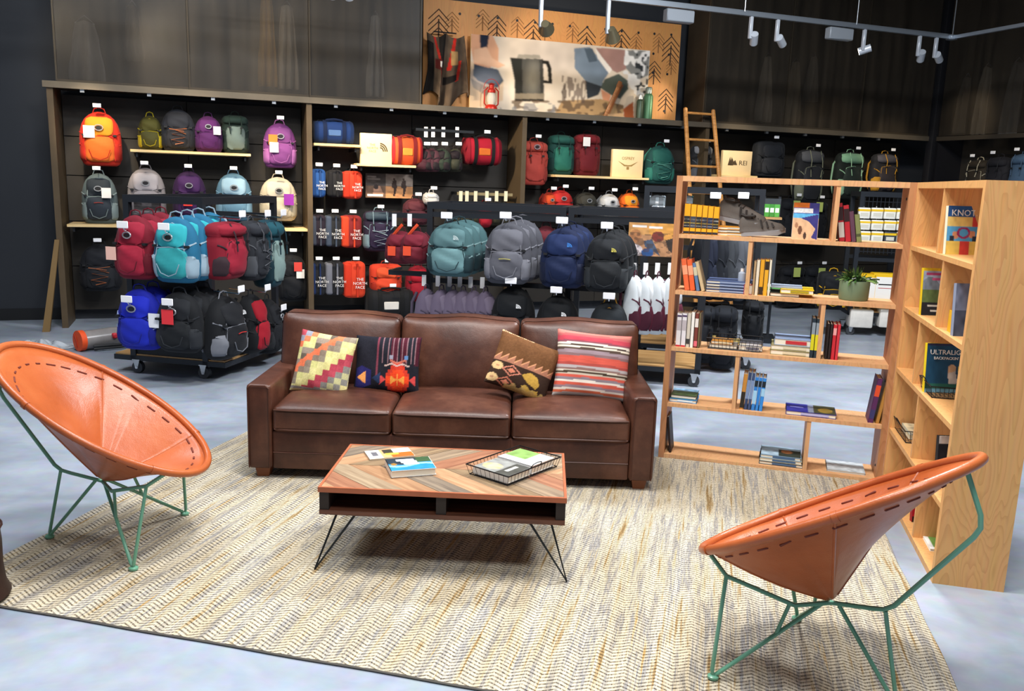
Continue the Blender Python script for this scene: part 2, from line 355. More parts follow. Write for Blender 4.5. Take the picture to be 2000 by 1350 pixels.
for k in range(3):
    x0 = .14+k*cw+.003; x1 = x0+cw-.006
    def seatf(c, x0=x0, x1=x1):
        p = (c.x-x0)/(x1-x0)*2-1; q = (c.y-.0)/.62*2-1; top = max(0, (c.z-.36)/.07)
        return (c.x, c.y-(.008*(1-p*p) if c.y < .1 else 0), c.z+top*.03*(1-p**4)*(1-q**4)-.006*top)
    sc_ = MB().rbox(x0, x1, -.005, .64, .285, .435, .028, 3, fn=seatf, sub=6).obj('seat_cushion', LEA, sofa)
    for z, yy in ((.415, -.008), (.303, -.006)):
        MB().tube([(x0+.012, yy+.006, z), (x0+.1, yy-.004, z), ((x0+x1)/2, yy-.007, z+.002), (x1-.1, yy-.004, z), (x1-.012, yy+.006, z)], .0045, 5).obj('piping', PIPE, sc_)
bw = (SW-.06)/3
for k in range(3):
    x0 = .03+k*bw+.003; x1 = x0+bw-.006
    def backf(c, x0=x0, x1=x1, k=k):
        p = (c.x-x0)/(x1-x0)*2-1; q = (c.z-.40)/.46*2-1
        bul = (1-abs(p)**3.)*(1-abs(q)**3.); front = 1 if c.y < .62 else 0
        z = c.z+.012*(1-p*p)*max(0, q)+.006*math.sin(p*5+k)
        return (c.x, c.y-front*.055*bul+(.8-.4)*0+max(0, c.z-.40)*.24, z)
    bc = MB().rbox(x0, x1, .54, .735, .40, .852, .038, 4, fn=backf, sub=7).obj('back_cushion', LEA, sofa)
    pts = []
    for t in range(0, 21):
        p = -1+t/10; pts.append(Vector(backf(Vector((x0+(x1-x0)*(p*.96+1)/2, .60, .845)))))
    MB().tube([(v.x, v.y-.03, v.z+.0) for v in pts], .004, 5).obj('piping', PIPE, bc)
FEET = mat('#7a4528', .45, 0, .2, 20)
for x in (.035, SW-.115):
    for y in (.03, .76):
        MB().loft([[(x+.012, y+.012, .0), (x+.072, y+.012, .0), (x+.072, y+.07, 0), (x+.012, y+.07, 0)], [(x, y, .067), (x+.085, y, .067), (x+.085, y+.082, .067), (x, y+.082, .067)]]).obj('foot', FEET, sofa, smooth=False)

# ------------------------------------------------------------------ throw pillows
def pillow(label, w, h, t, paint, loc, rot, n=72, back='#4a3a2c'):
    mb = MB(); pts = []
    def f(a, b, s):
        x = a*2-1; y = b*2-1; pin = 1-.05*(1-x*x)*abs(y)**6; pin2 = 1-.05*(1-y*y)*abs(x)**6
        th = (max(0, 1-abs(x)**3.2)*max(0, 1-abs(y)**3.2))**.55
        wr = .006*math.sin(x*9+y*5)*th
        return (x*w/2*pin2, -s*(t/2*th+wr*.5), y*h/2*pin)
    mb.grid(lambda a, b: f(a, b, 1), n, n); k = len(mb.v); mb.grid(lambda a, b: f(a, b, -1), 16, 16)
    g = np.array([(i/n, 1-j/n) for j in range(n+1) for i in range(n+1)]); c = np.ones((len(mb.v), 3))*lin(back); c[:k] = paint(g[:, 0], g[:, 1])
    o = mb.obj('throw_pillow', vcol(.9, .35, 260, .1), None, loc, rot, col=c, sharp=80); return tag(o, label, 'pillow', 'kilim pillows on the sofa')
def pk1(x, y):
    i = np.floor(x*9.01); j = np.floor(y*10.01); s = (i+j).astype(int)
    pal = ['#b23a4a', '#8d8f9d', '#f0713a', '#d3cf7c', '#dcd588', '#9a8674', '#f0713a', '#8d7a68', '#d3cf7c', '#e2da8c', '#d9d07f', '#b8344a', '#c23f52', '#8b8780', '#c9c58a', '#8f8c84', '#e6d98a', '#b0a070', '#d8cf84', '#d8cf84']
    P = Paint(x, y, '#d8cf84')
    for k, c in enumerate(pal): P.m(s == k, c)
    P.m((s == 4) & (j % 2 == 1), '#9c8a7a'); P.m((s == 8) & (i % 2 == 0), '#9a8d78'); P.m((s == 5) & (i % 2 == 1), '#6d6152')
    dd = x*9+y*10; P.m((dd > 6.3) & (dd < 7.15), '#f0713a'); P.m((y > .93) & (x < .7), '#9a938c'); P.m(y > .965, '#e8dc98')
    return P.desat(.15).noise(90, .18).c
def pk2(x, y):
    P = Paint(x, y, '#22222a')
    for a, b in ((.56, .66), (.70, .80), (.93, 1.0)): P.m((x > a) & (x < b) & (y < .52), '#4a1d29')
    for a in (.36, .445, .53, .60, .66, .74, .80, .88, .93): P.m((np.abs(x-a) < .007) & (y < .5+.2*(a < .4)), '#8d6a70')
    P.m((np.abs(x-.37) < .012) & (y < .78), '#7a3a48')
    cx, cy = .68, .78; dx = np.floor(np.abs(x-cx)/.035); dy = np.floor(np.abs(y-cy)/.06)
    P.m((dx+dy*1.25 <= 6) & (dx <= 4), '#c63a2a'); P.m((dx+dy*1.5 <= 4), '#ee4a26')
    P.m((np.abs(x-cx) < .1) & (np.abs(y-cy) < np.abs(x-cx)*.7), '#f2a24a'); P.m((np.abs(x-cx) < .012) & (np.abs(y-cy) < .1), '#f2a24a')
    for sgn in (-1, 1): P.poly([(cx+sgn*.17, cy), (cx+sgn*.27, cy-.09), (cx+sgn*.27, cy+.09)], '#d04a48')
    P.m((np.abs(x-.16) < .13) & (np.abs(y-.75) < .2-np.abs(x-.13)*.5), '#2f2c66'); P.poly([(.06, .75), (.2, .64), (.2, .86)], '#f0a05a'); P.poly([(.3, .76), (.42, .66), (.42, .86)], '#2c3a5a')
    zz = .5+.035*np.abs((x*12) % 2-1); P.m((np.abs(y-zz) < .014) & (x > .48) & (x < .86), '#c7a9a0'); zz = .44+.05*np.abs((x*9) % 2-1); P.m((np.abs(y-zz) < .016) & (x > .56) & (x < .8), '#c26a58')
    P.rect(.77, .36, .82, .42, '#5f86b5').rect(.55, .36, .6, .42, '#8d8a98')
    return P.noise(90, .2, 2).c
def pk3(x, y):
    P = Paint(x, y, '#6d4a2f'); P.noise(40, .12, 3)
    zz = .50-.10*((x*9) % 1); P.m(y > zz, '#d69a72'); P.m(y > zz+.03, '#a9745c'); P.m(y > .56+.0*x, '#3c2c24')
    for cx, cy, c1, c2 in ((.33, .68, '#d98a72', '#3c2c24'), (.30, .90, '#c9785f', '#3c2c24')):
        d = np.abs(x-cx)/.16+np.abs(y-cy)/.1; P.m(d < 1, c1); P.m(d < .78, c2); P.m(d < .45, '#d9866a')
    for cx, cy in ((.10, .66), (.08, .88)): P.ell(cx, cy, .09, .075, '#d9b884'); P.ell(cx, cy, .03, .02, '#b98a68')
    P.poly([(.5, .68), (.62, .60), (.75, .64), (.82, .76), (.78, .84), (.62, .78)], '#c9a04a'); P.poly([(.55, .86), (.62, .82), (.7, .88), (.82, .86), (.86, .95), (.72, 1), (.6, .96)], '#d0aa52')
    P.m((y > .9+.03*np.sin(x*40)) & (x > .3), '#c9ab6a', .7)
    P.m((y < .03) & (((x*40) % 1) < .6) & (x < .55), '#e0b48a')
    return P.noise(80, .15, 4).c
def pk4(x, y):
    yy = y+.012*np.sin(x*4); P = Paint(x, yy, '#a34a4a')
    ss = [(0, .06, '#c8786a'), (.06, .1, '#b85a58'), (.10, .17, '#c23a4c'), (.17, .2, '#8d4a58'), (.20, .23, '#f0e4d2'), (.23, .25, '#4a3a34'), (.25, .275, '#efe2cc'), (.275, .31, '#5c4a40'), (.31, .36, '#a08a92'), (.36, .40, '#8a6a6c'), (.40, .50, '#d9533f'), (.50, .54, '#b5483e'), (.54, .58, '#b8aeae'), (.58, .61, '#8d6a62'), (.61, .63, '#d8cdb8'), (.63, .66, '#4a3a2c'), (.66, .68, '#c9bca6'), (.68, .72, '#d9553f'), (.72, .76, '#8f8088'), (.76, .79, '#f0e6d6'), (.79, .84, '#e05a40'), (.84, .88, '#9a8088'), (.88, .91, '#efe4d4'), (.91, .95, '#e0683c'), (.95, 1.01, '#b8b0aa')]
    for a, b, c in ss: P.m((yy >= a) & (yy < b), c)
    P.c *= (1+.25*(vnoise(x*1.5, y*40, 8, 5)-.5))[..., None]; P.desat(.12); return np.clip(P.c, 0, 1)
def place_pillow(label, px, py, v, w, h, t, paint, lean, roll, yaw, z=None):
    u, zz = SOFA.p(px, py, v); pillow(label, w, h, t, paint, SOFA.w(u, v, z if z else zz), (R(-lean), R(roll), R(yaw)))
place_pillow('kilim pillow with yellow and orange stepped diagonal checks, leftmost on the sofa', 633, 711, .40, .345, .375, .13, pk1, 20, 7, -4)
place_pillow('black kilim pillow with red stepped medallion behind the checked pillow', 757, 712, .46, .40, .345, .12, pk2, 18, 0, -2)
place_pillow('brown kilim pillow with tan zigzag border and diamond motifs', 1022, 716, .40, .385, .34, .13, pk3, 22, 20, 2)
place_pillow('red and grey striped kilim pillow beside the sofa arm, rightmost pillow', 1157, 714, .46, .46, .405, .13, pk4, 18, 5, 4)

# ------------------------------------------------------------------ coffee table
tl, tw, th = 1.069, .616, .389
tab = thing('coffee_table', 'low reclaimed wood coffee table with chevron planks and black hairpin legs', 'table', TAB.w(0, 0, 0), TAB.a)
PL = [nodemat(f_grain(a, b)) for a, b in (('#b08a66', '#8b6446'), ('#a08a70', '#705e4c'), ('#bd9874', '#966f4e'), ('#90806c', '#5c5046'), ('#a87658', '#7d4e38'), ('#ab967a', '#806a52'), ('#9c8464', '#6c5640'), ('#ad8260', '#805a42'))]
def clip(poly, x0, x1, y0, y1):
    def cut(P, f, g):
        out = []
        for i in range(len(P)):
            a, b = P[i-1], P[i]; fa, fb = f(a), f(b)
            if (fa >= 0) != (fb >= 0): t = fa/(fa-fb); out.append((a[0]+t*(b[0]-a[0]), a[1]+t*(b[1]-a[1])))
            if fb >= 0: out.append(b)
        return out
    for f in (lambda p: p[0]-x0, lambda p: x1-p[0], lambda p: p[1]-y0, lambda p: y1-p[1]):
        poly = cut(poly, f, None)
        if not poly: return []
    return poly
TE = mat('#a85f3e', .5, 0, .25, 15)
top = MB().box(.006, tl-.006, .006, tw-.006, th-.02, th-.006).obj('top_board', mat('#5a3c28', .7), tab)
for q in ((0, tl, 0, .012), (0, tl, tw-.012, tw), (0, .012, .012, tw-.012), (tl-.012, tl, .012, tw-.012)):
    MB().box(q[0], q[1], q[2], q[3], th-.022, th+.001).obj('edge_trim', TE, tab)
pw_ = .15; seq = [0, 1, 2, 4, 5, 0, 3, 2, 6, 1, 4, 7, 3, 5, 2, 0, 1]
for sgn in (-1, 1):
    for k in range(-5, 9):
        x = .012+k*pw_+.05; g = .0012; H = tw/2-.012
        poly = [(x+g, tw/2), (x+pw_-g, tw/2), (x+pw_-g+H*1.05, tw/2+sgn*H), (x+g+H*1.05, tw/2+sgn*H)]
        if sgn < 0: poly = poly[::-1]
        poly = clip(poly, .013, tl-.013, .013, tw-.013)
        if len(poly) < 3: continue
        cx = sum(p[0] for p in poly)/len(poly); cy = sum(p[1] for p in poly)/len(poly); a = math.atan2(sgn, 1.05)
        Mi = Matrix.Rotation(-a, 4, 'Z'); pp = [((p[0]-cx), (p[1]-cy)) for p in poly]; pp = [(Mi@Vector((p[0], p[1], 0))) for p in pp]
        MB().prism([(p.x, p.y) for p in pp], -.007, random.uniform(0, .0015)).obj('plank', PL[seq[(k+5+(3 if sgn > 0 else 0)) % len(seq)]], tab, (cx, cy, th), (0, 0, a))
BX = mat('#2a201b', .6, 0, .3, 10); 
MB().box(.004, .045, .01, tw-.01, .272, th-.022).obj('end_panel', BX, tab); MB().box(tl-.045, tl-.004, .01, tw-.01, .272, th-.022).obj('end_panel', BX, tab)
MB().box(tl/2-.025, tl/2+.018, .012, tw-.012, .285, th-.022).obj('divider', BX, tab)
MB().box(.004, tl-.004, .004, tw-.004, .265, .285).obj('bottom_board', nodemat(f_grain('#6b3f2b', '#3d2318')), tab)
MB().box(.045, tl-.045, tw-.03, tw-.012, .285, th-.022).obj('back_rail', BX, tab)
for ix, sx in ((0, -1), (1, 1)):
    for iy, sy in ((0, -1), (1, 1)):
        bx = .1 if ix == 0 else tl-.1; by = .07 if iy == 0 else tw-.07; foot = (bx-(-sx)*.11*1.0, by+sy*.06, .006)
        foot = (bx+sx*.115, by+sy*.075, .014)
        MB().tube([(bx+sx*.03, by-sy*.03, .266), foot, (bx-sx*.06, by+sy*.03, .266)], .0055, 8).obj('hairpin_leg', mat('#2f3438', .4, .6), tab)

# ------------------------------------------------------------------ leather sling chairs
HA, HB, HT, HC = .51, .37, R(32), (.035, .63)
def hoop(t, k=1): return Vector((HC[0]+k*HA*math.cos(t)*math.cos(HT), k*HB*math.sin(t), HC[1]-k*HA*math.cos(t)*math.sin(HT)))
TIP = Vector((-.005, 0, .292)); SEAM = [R(q) for q in (-45, 45, 112, 248)]
def chord(t):
    t = t % (2*PI); ss = [R(45), R(112), R(248), R(315), R(405)]
    if t < ss[0]: t += 2*PI
    for a, b in zip(ss, ss[1:]):
        if a <= t <= b:
            A, B = hoop(a), hoop(b)
            lo, hi = 0., 1.
            n = Vector((math.sin(t), -math.cos(t)))
            f = lambda P: (P.x-HC[0])/(HA*math.cos(HT))*math.sin(t)-P.y/HB*math.cos(t)
            fa, fb = f(A), f(B); k = fa/(fa-fb) if abs(fa-fb) > 1e-6 else .5; return A.lerp(B, k)
def sling(t, s):
    P = chord(t).lerp(hoop(t), min(1, s)**1.6); Q = TIP.lerp(P, s)
    return Q+Vector((0, 0, -.02*math.sin(PI*s)*(1 if math.cos(t) > 0 else .4)))
LEAO = nodemat(f_leather('#98481f', '#b05a2e', '#bd6a3a', .34, 2.0)); SEAMM = mat('#8d4425', .5); LACE = mat('#6b2a1a', .7); GREEN = mat('#68a287', .35, 0, .05, 30, coat=.3)
def chair(label, x, y, deg):
    c = thing('sling_chair', label, 'chair', (x, y, .012), R(deg), 'leather sling chairs on the rug')
    mb = MB(); n, m = 112, 16
    mb.loft([[sling(2*PI*k/n, (.03+.97*j/m)) for k in range(n)] for j in range(m+1)], cap=False)
    so = mb.obj('leather_sling', LEAO, c, sharp=60); md = so.modifiers.new('s', 'SOLIDIFY'); md.thickness = .005; md.offset = 0
    MB().tube([hoop(2*PI*k/80) for k in range(80)], .017, 10, closed=True).obj('rim_hem', LEAO, c)
    for t in SEAM:
        MB().tube([sling(t, .05+.94*j/12)+Vector((0, 0, .0)) for j in range(13)], .0055, 6).obj('seam', SEAMM if 0 else LEAO, so)
        MB().tube([hoop(t+d)+Vector((.002*math.cos(t)*q, .002*math.sin(t)*q, .0)) for d, q in ((-.018, 1), (.018, 1))], .0188, 10).obj('rim_joint', LEAO, c)
    st = MB().rbox(-.024, .024, -.0045, .0045, -.0065, .0065, .003, 1); sm = None
    for k in range(30):
        t = 2*PI*(k+.5)/30; p = sling(t, .90); tx = (sling(t+.02, .90)-sling(t-.02, .90)).normalized(); tr = (sling(t, .93)-sling(t, .87)).normalized(); nz = tx.cross(tr).normalized(); tr = nz.cross(tx)
        if sm is None: o = st.obj('lace_stitch', LACE, c); sm = o
        else: o = dup(sm, c)
        sc3 = 1 if abs(math.sin(t)) > .35 else .5
        o.matrix_local = Matrix.Translation(p) @ Matrix(((tx.x, tr.x, nz.x), (tx.y, tr.y, nz.y), (tx.z, tr.z, nz.z))).to_4x4() @ Matrix.Diagonal((sc3, 1, 1, 1))
    rr = .0085; K = (0, 0, .283)
    fr = MB(); back = hoop(PI, .985)
    fr.tube([(back.x+.02, 0, back.z-.03), (-.425, 0, .74), (-.43, 0, .70), (-.415, 0, .665), (-.21, 0, .355), (-.18, 0, .33), (-.14, 0, .318), K], rr, 8); fr.obj('back_support', GREEN, c)
    for s in (1, -1):
        h = hoop(s*R(35), .97); N1 = (.29, s*.215, .345); md_ = (.085, s*.095, .272)
        MB().tube([K, md_, N1, (h.x-.015, h.y, h.z-.02)], rr, 8).obj('front_support', GREEN, c)
        ft = (.256, s*.307, .012); MB().tube([N1, (ft[0]+.004, ft[1]+.004*s, .03), ft, (ft[0]-.012, ft[1]-.008*s, .022), (.02, s*.02, .28)], rr*.9, 8).obj('leg', GREEN, c)
        MB().tube([(.12, s*.144, .165), (.1, s*.105, .272)], rr*.8, 6).obj('brace', GREEN, c)
        MB().lathe([(.016, 0), (.02, .003), (.02, .011), (.012, .016)], 12, ft[:2]).obj('foot', GREEN, c)
    ft = (-.256, 0, .012); MB().tube([(-.185, 0, .325), (-.254, 0, .03), ft, (-.244, 0, .025), (-.03, 0, .284)], rr*.9, 8).obj('leg', GREEN, c)
    MB().lathe([(.016, 0), (.02, .003), (.02, .011), (.012, .016)], 12, ft[:2]).obj('foot', GREEN, c)
    return c
chair('orange leather sling chair on green wire legs, left of the coffee table', -1.857, 3.70, 1.4)
chair('tan orange leather sling chair turned away, before the bookcase end panel', 1.1425, 2.7555, 135)

# ------------------------------------------------------------------ bookcases
SH = [.03, .365, .725, 1.08, 1.425, 1.773]
def bookcase(label, fr, W, sidew, divs, ma, mb_, D=.29, end=None):
    b = thing('bookcase', label, 'bookcase', fr.w(0, 0, 0), fr.a)
    MB().box(0, sidew, 0, D, 0, 1.773).obj('side_panel', ma, b); MB().box(W-sidew, W, 0, D, 0, 1.773).obj('side_panel', end or ma, b)
    for i, z in enumerate(SH):
        t = .032 if i in (0, 5) else .024
        MB().box(sidew, W-sidew, 0, D, z-t, z).obj('shelf', mb_, b)
    for i, u in enumerate(divs):
        MB().box(u-.012, u+.012, .004, D-.004, SH[i], SH[i+1]-(.032 if i == 4 else .024)).obj('divider', mb_, b)
    bolt = None
    for (u, v, z) in ((W-.03, .05, 1.68), (W-.03, .05, .62), (W-.03, .05, .1)):
        o = MB().lathe([(.008, 0), (.008, .004)], 10).obj('bolt_head', BLACK, b, (W-sidew, .06, z), (0, -PI/2, 0))
    return b
bookcase('open plywood bookcase standing behind the rug right of the sofa', BA, 1.327, .036, [.889, .44, .903, .46, .92], PLYD, PLYM)
bookcase('plywood bookcase standing side-on with its broad end panel facing the viewer', BB, 1.328, .036, [.86, .62, .45, .78, .62], PLY, PLY, end=PLY)

# ================================================================== WALL DISPLAY BAYS
SCRIM = nodemat(lambda nt, b, N, L: f_scrim(nt, b, N, L)) if 0 else None
def f_scrim(nt, b, N, L):
    tc = N('TexCoord'); mp = N('Mapping'); mp.inputs['Scale'].default_value = (9, 1, .6); L(tc.outputs['Object'], mp.inputs[0])
    n = N('TexNoise', i_Scale=1.0, i_Detail=4.0); L(mp.outputs[0], n.inputs['Vector'])
    rp = N('ValToRGB'); rp.color_ramp.elements[0].position = .3; rp.color_ramp.elements[0].color = C('#28241f'); rp.color_ramp.elements[1].position = .75; rp.color_ramp.elements[1].color = C('#4a4237'); L(n.outputs[0], rp.inputs[0]); L(rp.outputs[0], b.inputs['Base Color'])
    b.inputs['Roughness'].default_value = .42; b.inputs['Alpha'].default_value = .52
SCRIM = nodemat(f_scrim); RAIL = mat('#6f6658', .4, .5, .15, 8)
BAYN = ['leftmost dark display bay with backpacks and upper mesh panels', 'dark display bay of duffels under the camping poster', 'dark display bay with pale logo block beside the ladder', 'dark display bay behind the bookcase, right end of the long wall']
bays = []
for k, (u0, u1) in enumerate(((0, 2.6), (2.6, 5.2), (5.2, 7.8), (7.8, 11.6))):
    b = thing('display_bay', BAYN[k], 'shelving', WALL.w(u0, 0, 0), WALL.a, 'wall display bays'); bays.append(b); W = u1-u0
    MB().box(-.03, .03, .0, .55, .0, 2.53).obj('upright', UPR, b)
    if k == 0:
        MB().add([(-.045, -.02, .95), (.0, -.02, .95), (.0, .02, .95), (-.045, .02, .95), (-.19, -.22, 0), (-.12, -.22, 0), (-.12, -.16, 0), (-.19, -.16, 0)], [(0, 1, 2, 3), (7, 6, 5, 4), (0, 4, 5, 1), (1, 5, 6, 2), (2, 6, 7, 3), (3, 7, 4, 0)]).obj('splayed_leg', mat('#7a6038', .5, .1, .2, 8), b)
    z = .12
    for j, hh in enumerate((.5, .5, .5, .42, .44)):
        nn = 2 if W < 3 else 3
        for q in range(nn): MB().box(.035+q*(W-.07)/nn+.004, .035+(q+1)*(W-.07)/nn-.004, .51+.004*((j+q) % 2), .55, z+.004, z+hh-.006).obj('back_panel', DARKPANEL, b)
        z += hh
    MB().box(.0 if k else -.06, W, -.03, .02, 2.50, 2.565).obj('ledge_rail', RAIL, b)
    MB().box(0, W, .02, .55, 2.52, 2.55).obj('ledge_deck', DARKPANEL, b)
    n = int(W/.64); c0 = None
    for q in range(n):
        m_ = MB().box(-.02, .02, -.02, .02, -.03, 0)
        o = m_.obj('light_clip', STEEL, b, (.3+q*.64, .02, 2.50)) if c0 is None else dup(c0, b); c0 = c0 or o; o.location = (.3+q*.64, .02, 2.50)
    segs = {0: ((.07-0, 1.335), (1.345, 2.6)), 1: ((.01, 1.27),), 2: (), 3: ((-.08, 1.19), (1.2, 2.46), (2.47, 3.75))}[k]
    for a, c in segs:
        MB().box(a, c, .0, .006, 2.575, 4.6).obj('mesh_panel', SCRIM, b); MB().box(a-.006, a+.012, -.012, .02, 2.57, 4.6).obj('panel_stile', mat('#3d362c', .5, .3), b); MB().box(a, c, -.008, .012, 2.566, 2.59).obj('panel_rail', mat('#3d362c', .5, .3), b)
    if segs:
        MB().box(segs[0][0], segs[-1][1], .5, .52, 2.56, 4.6).obj('box_back', DARKPANEL, b)
    if k == 3: MB().box(-.1, -.08, 0, .5, 2.56, 4.6).obj('box_side', mat('#4a3c2c', .5, 0, .2, 6), b)
    if k == 1: MB().box(1.27, 1.29, -.012, .5, 2.56, 4.6).obj('box_side', mat('#3d362c', .5), b)
rb_ = thing('display_bay', 'dark display bay on the right hand wall past the corner column', 'shelving', WR.w(0, 0, 0), WR.a, 'wall display bays')
MB().box(.0, .1, -.02, .55, 0, 4.6).obj('upright', mat('#15151a', .6), rb_)
MB().box(.1, 4.5, -.03, .02, 2.50, 2.56).obj('ledge_rail', mat('#3d372f', .5, .3), rb_); MB().box(.1, 4.5, .0, .006, 2.57, 4.6).obj('mesh_panel', SCRIM, rb_); MB().box(.1, 4.5, .5, .55, 0, 4.6).obj('back_panel', DARKPANEL, rb_)
tag(inframe(MB().rbox(11.55, 11.68, -.1, .02, 0, 4.6, .01).obj('corner_column', mat('#0d0e14', .6)), WALL), 'black square corner column between the two display walls', 'column')
# garments faintly seen behind the mesh panels
def garment(fr, px, y0, y1, pw, v, col, label, cat='shirt', nf=5):
    u, z1 = fr.p(px, y0, v); _, z0 = fr.p(px, y1, v); w = abs(fr.p(px+pw/2, y0, v)[0]-fr.p(px-pw/2, y0, v)[0]); h = z1-z0
    def f(a, b):
        x = (a-.5)*w*(.55+.45*min(1, b*1.6)+.05*math.sin(b*9)); return (x, .05*math.sin(a*PI*nf+b*2)*min(1, b*3)-.03*math.cos((a-.5)*PI), h*(1-b)-.12*w*abs(a-.5)*2*(1-b))
    t = thing('hanging_garment', label, cat, fr.w(u, v, z0), fr.a, 'clothes behind the mesh panels')
    o = MB().grid(f, 26, 14).obj('cloth', mat(col, .85, 0, .3, 9), t); md = o.modifiers.new('s', 'SOLIDIFY'); md.thickness = .012
    MB().tube([(-w*.28, 0, h-.03), (0, 0, h+.05), (w*.28, 0, h-.03), (-w*.28, 0, h-.03)], .006, 5).obj('hanger', STEEL, t)
for g in ((165, 40, 160, 70, .2, '#a9a7a6', 'grey checked shirt hanging behind the leftmost mesh panel'), (258, 10, 120, 40, .22, '#6d6456', 'brown garment behind the leftmost mesh panel, right half'),
          (520, -20, 170, 34, .2, '#c9973c', 'mustard garment hanging behind the second mesh panel'), (560, 10, 175, 40, .2, '#cfc4b4', 'pale garment hanging beside the mustard one'), (733, 30, 190, 30, .2, '#d8d3cc', 'black and white chequered scarf behind the third mesh panel'),
          (1500, 110, 240, 24, .2, '#b3a694', 'pale strip of cloth behind the mesh panel above the ladder'), (1555, 120, 245, 26, .2, '#9a8a70', 'tan garment hanging behind the middle right mesh panel'), (1590, 110, 200, 20, .2, '#8d8478', 'grey hooked cloth behind the middle right mesh panel')):
    garment(WALL, *g)
for g in ((1890, 150, 260, 26, .2, '#8d8478', 'dim grey garment just past the corner column'), (1930, 130, 262, 30, .2, '#c9bca6', 'pale garment hanging on the right hand wall'), (1990, 120, 265, 40, .2, '#8a8680', 'grey garment at the right picture edge')):
    garment(WR, *g)

# ------------------------------------------------------------------ camping backdrop: plywood panel, pictures and props on the ledge
def f_back(nt, b, N, L):
    f_ply('#c98d50', '#b57a44', .6)(nt, b, N, L)
PV = .25
pu0, pu1 = WALL.p(826, 120, PV)[0], WALL.p(1325, 140, PV)[0]; pz0, pz1 = 2.55, WALL.p(1327, 48, PV)[1]
bd = thing('backdrop_panel', 'orange plywood backdrop printed with little pine trees above the ledge', 'panel', WALL.w(pu0, PV, pz0), WALL.a)
MB().box(0, pu1-pu0, 0, .03, 0, pz1-pz0).obj('plywood_sheet', nodemat(f_back), bd)
INK = mat('#4a3524', .8); INKL = mat('#8f6238', .8)
def tree(px, py, s, m=INK):
    u, z = WALL.p(px, py, PV); mb = MB()
    for r in range(4):
        zz = z-pz0-r*s*.23+s*.3; w = s*.42
        for sg in (-1, 1):
            pts = [(u-pu0, zz), (u-pu0+sg*w, zz-w*.95), (u-pu0+sg*w, zz-w*.95-s*.055), (u-pu0, zz-s*.055)]
            mb.prism(pts if sg > 0 else pts[::-1], -.003, .0, 'y')
    mb.box(u-pu0-.008, u-pu0+.008, -.003, 0, z-pz0-s*.95, z-pz0-s*.1); mb.obj('printed_tree', m, bd)
for px, py, s in ((857, 32, .30), (971, 43, .28), (1042, 52, .30), (1146, 66, .30), (1214, 70, .30), (1311, 84, .30), (1301, 185, .26), (1278, 130, .24)): tree(px, py, s)
for px, py, s in ((883, 33, .2), (943, 28, .2), (1011, 42, .2), (1065, 48, .2), (1119, 52, .2), (1184, 65, .2), (1243, 74, .2), (1287, 74, .2), (1312, 120, .18)): tree(px, py, s, INKL)
hole = None
for px, py in ((898, 27), (935, 31), (972, 35), (1010, 40), (1045, 44), (1079, 47), (1113, 51), (1147, 53), (1182, 57), (1214, 61), (1247, 64), (1278, 66), (1311, 68), (1276, 105), (1306, 107), (1275, 142), (1303, 145), (1297, 217)):
    u, z = WALL.p(px, py, PV); o = MB().lathe([(.016, 0), (.016, .004)], 10).obj('peg_hole', BLACK, bd) if hole is None else dup(hole, bd); hole = hole or o
    o.location = (u-pu0, -.001, z-pz0); o.rotation_euler = (PI/2, 0, 0)
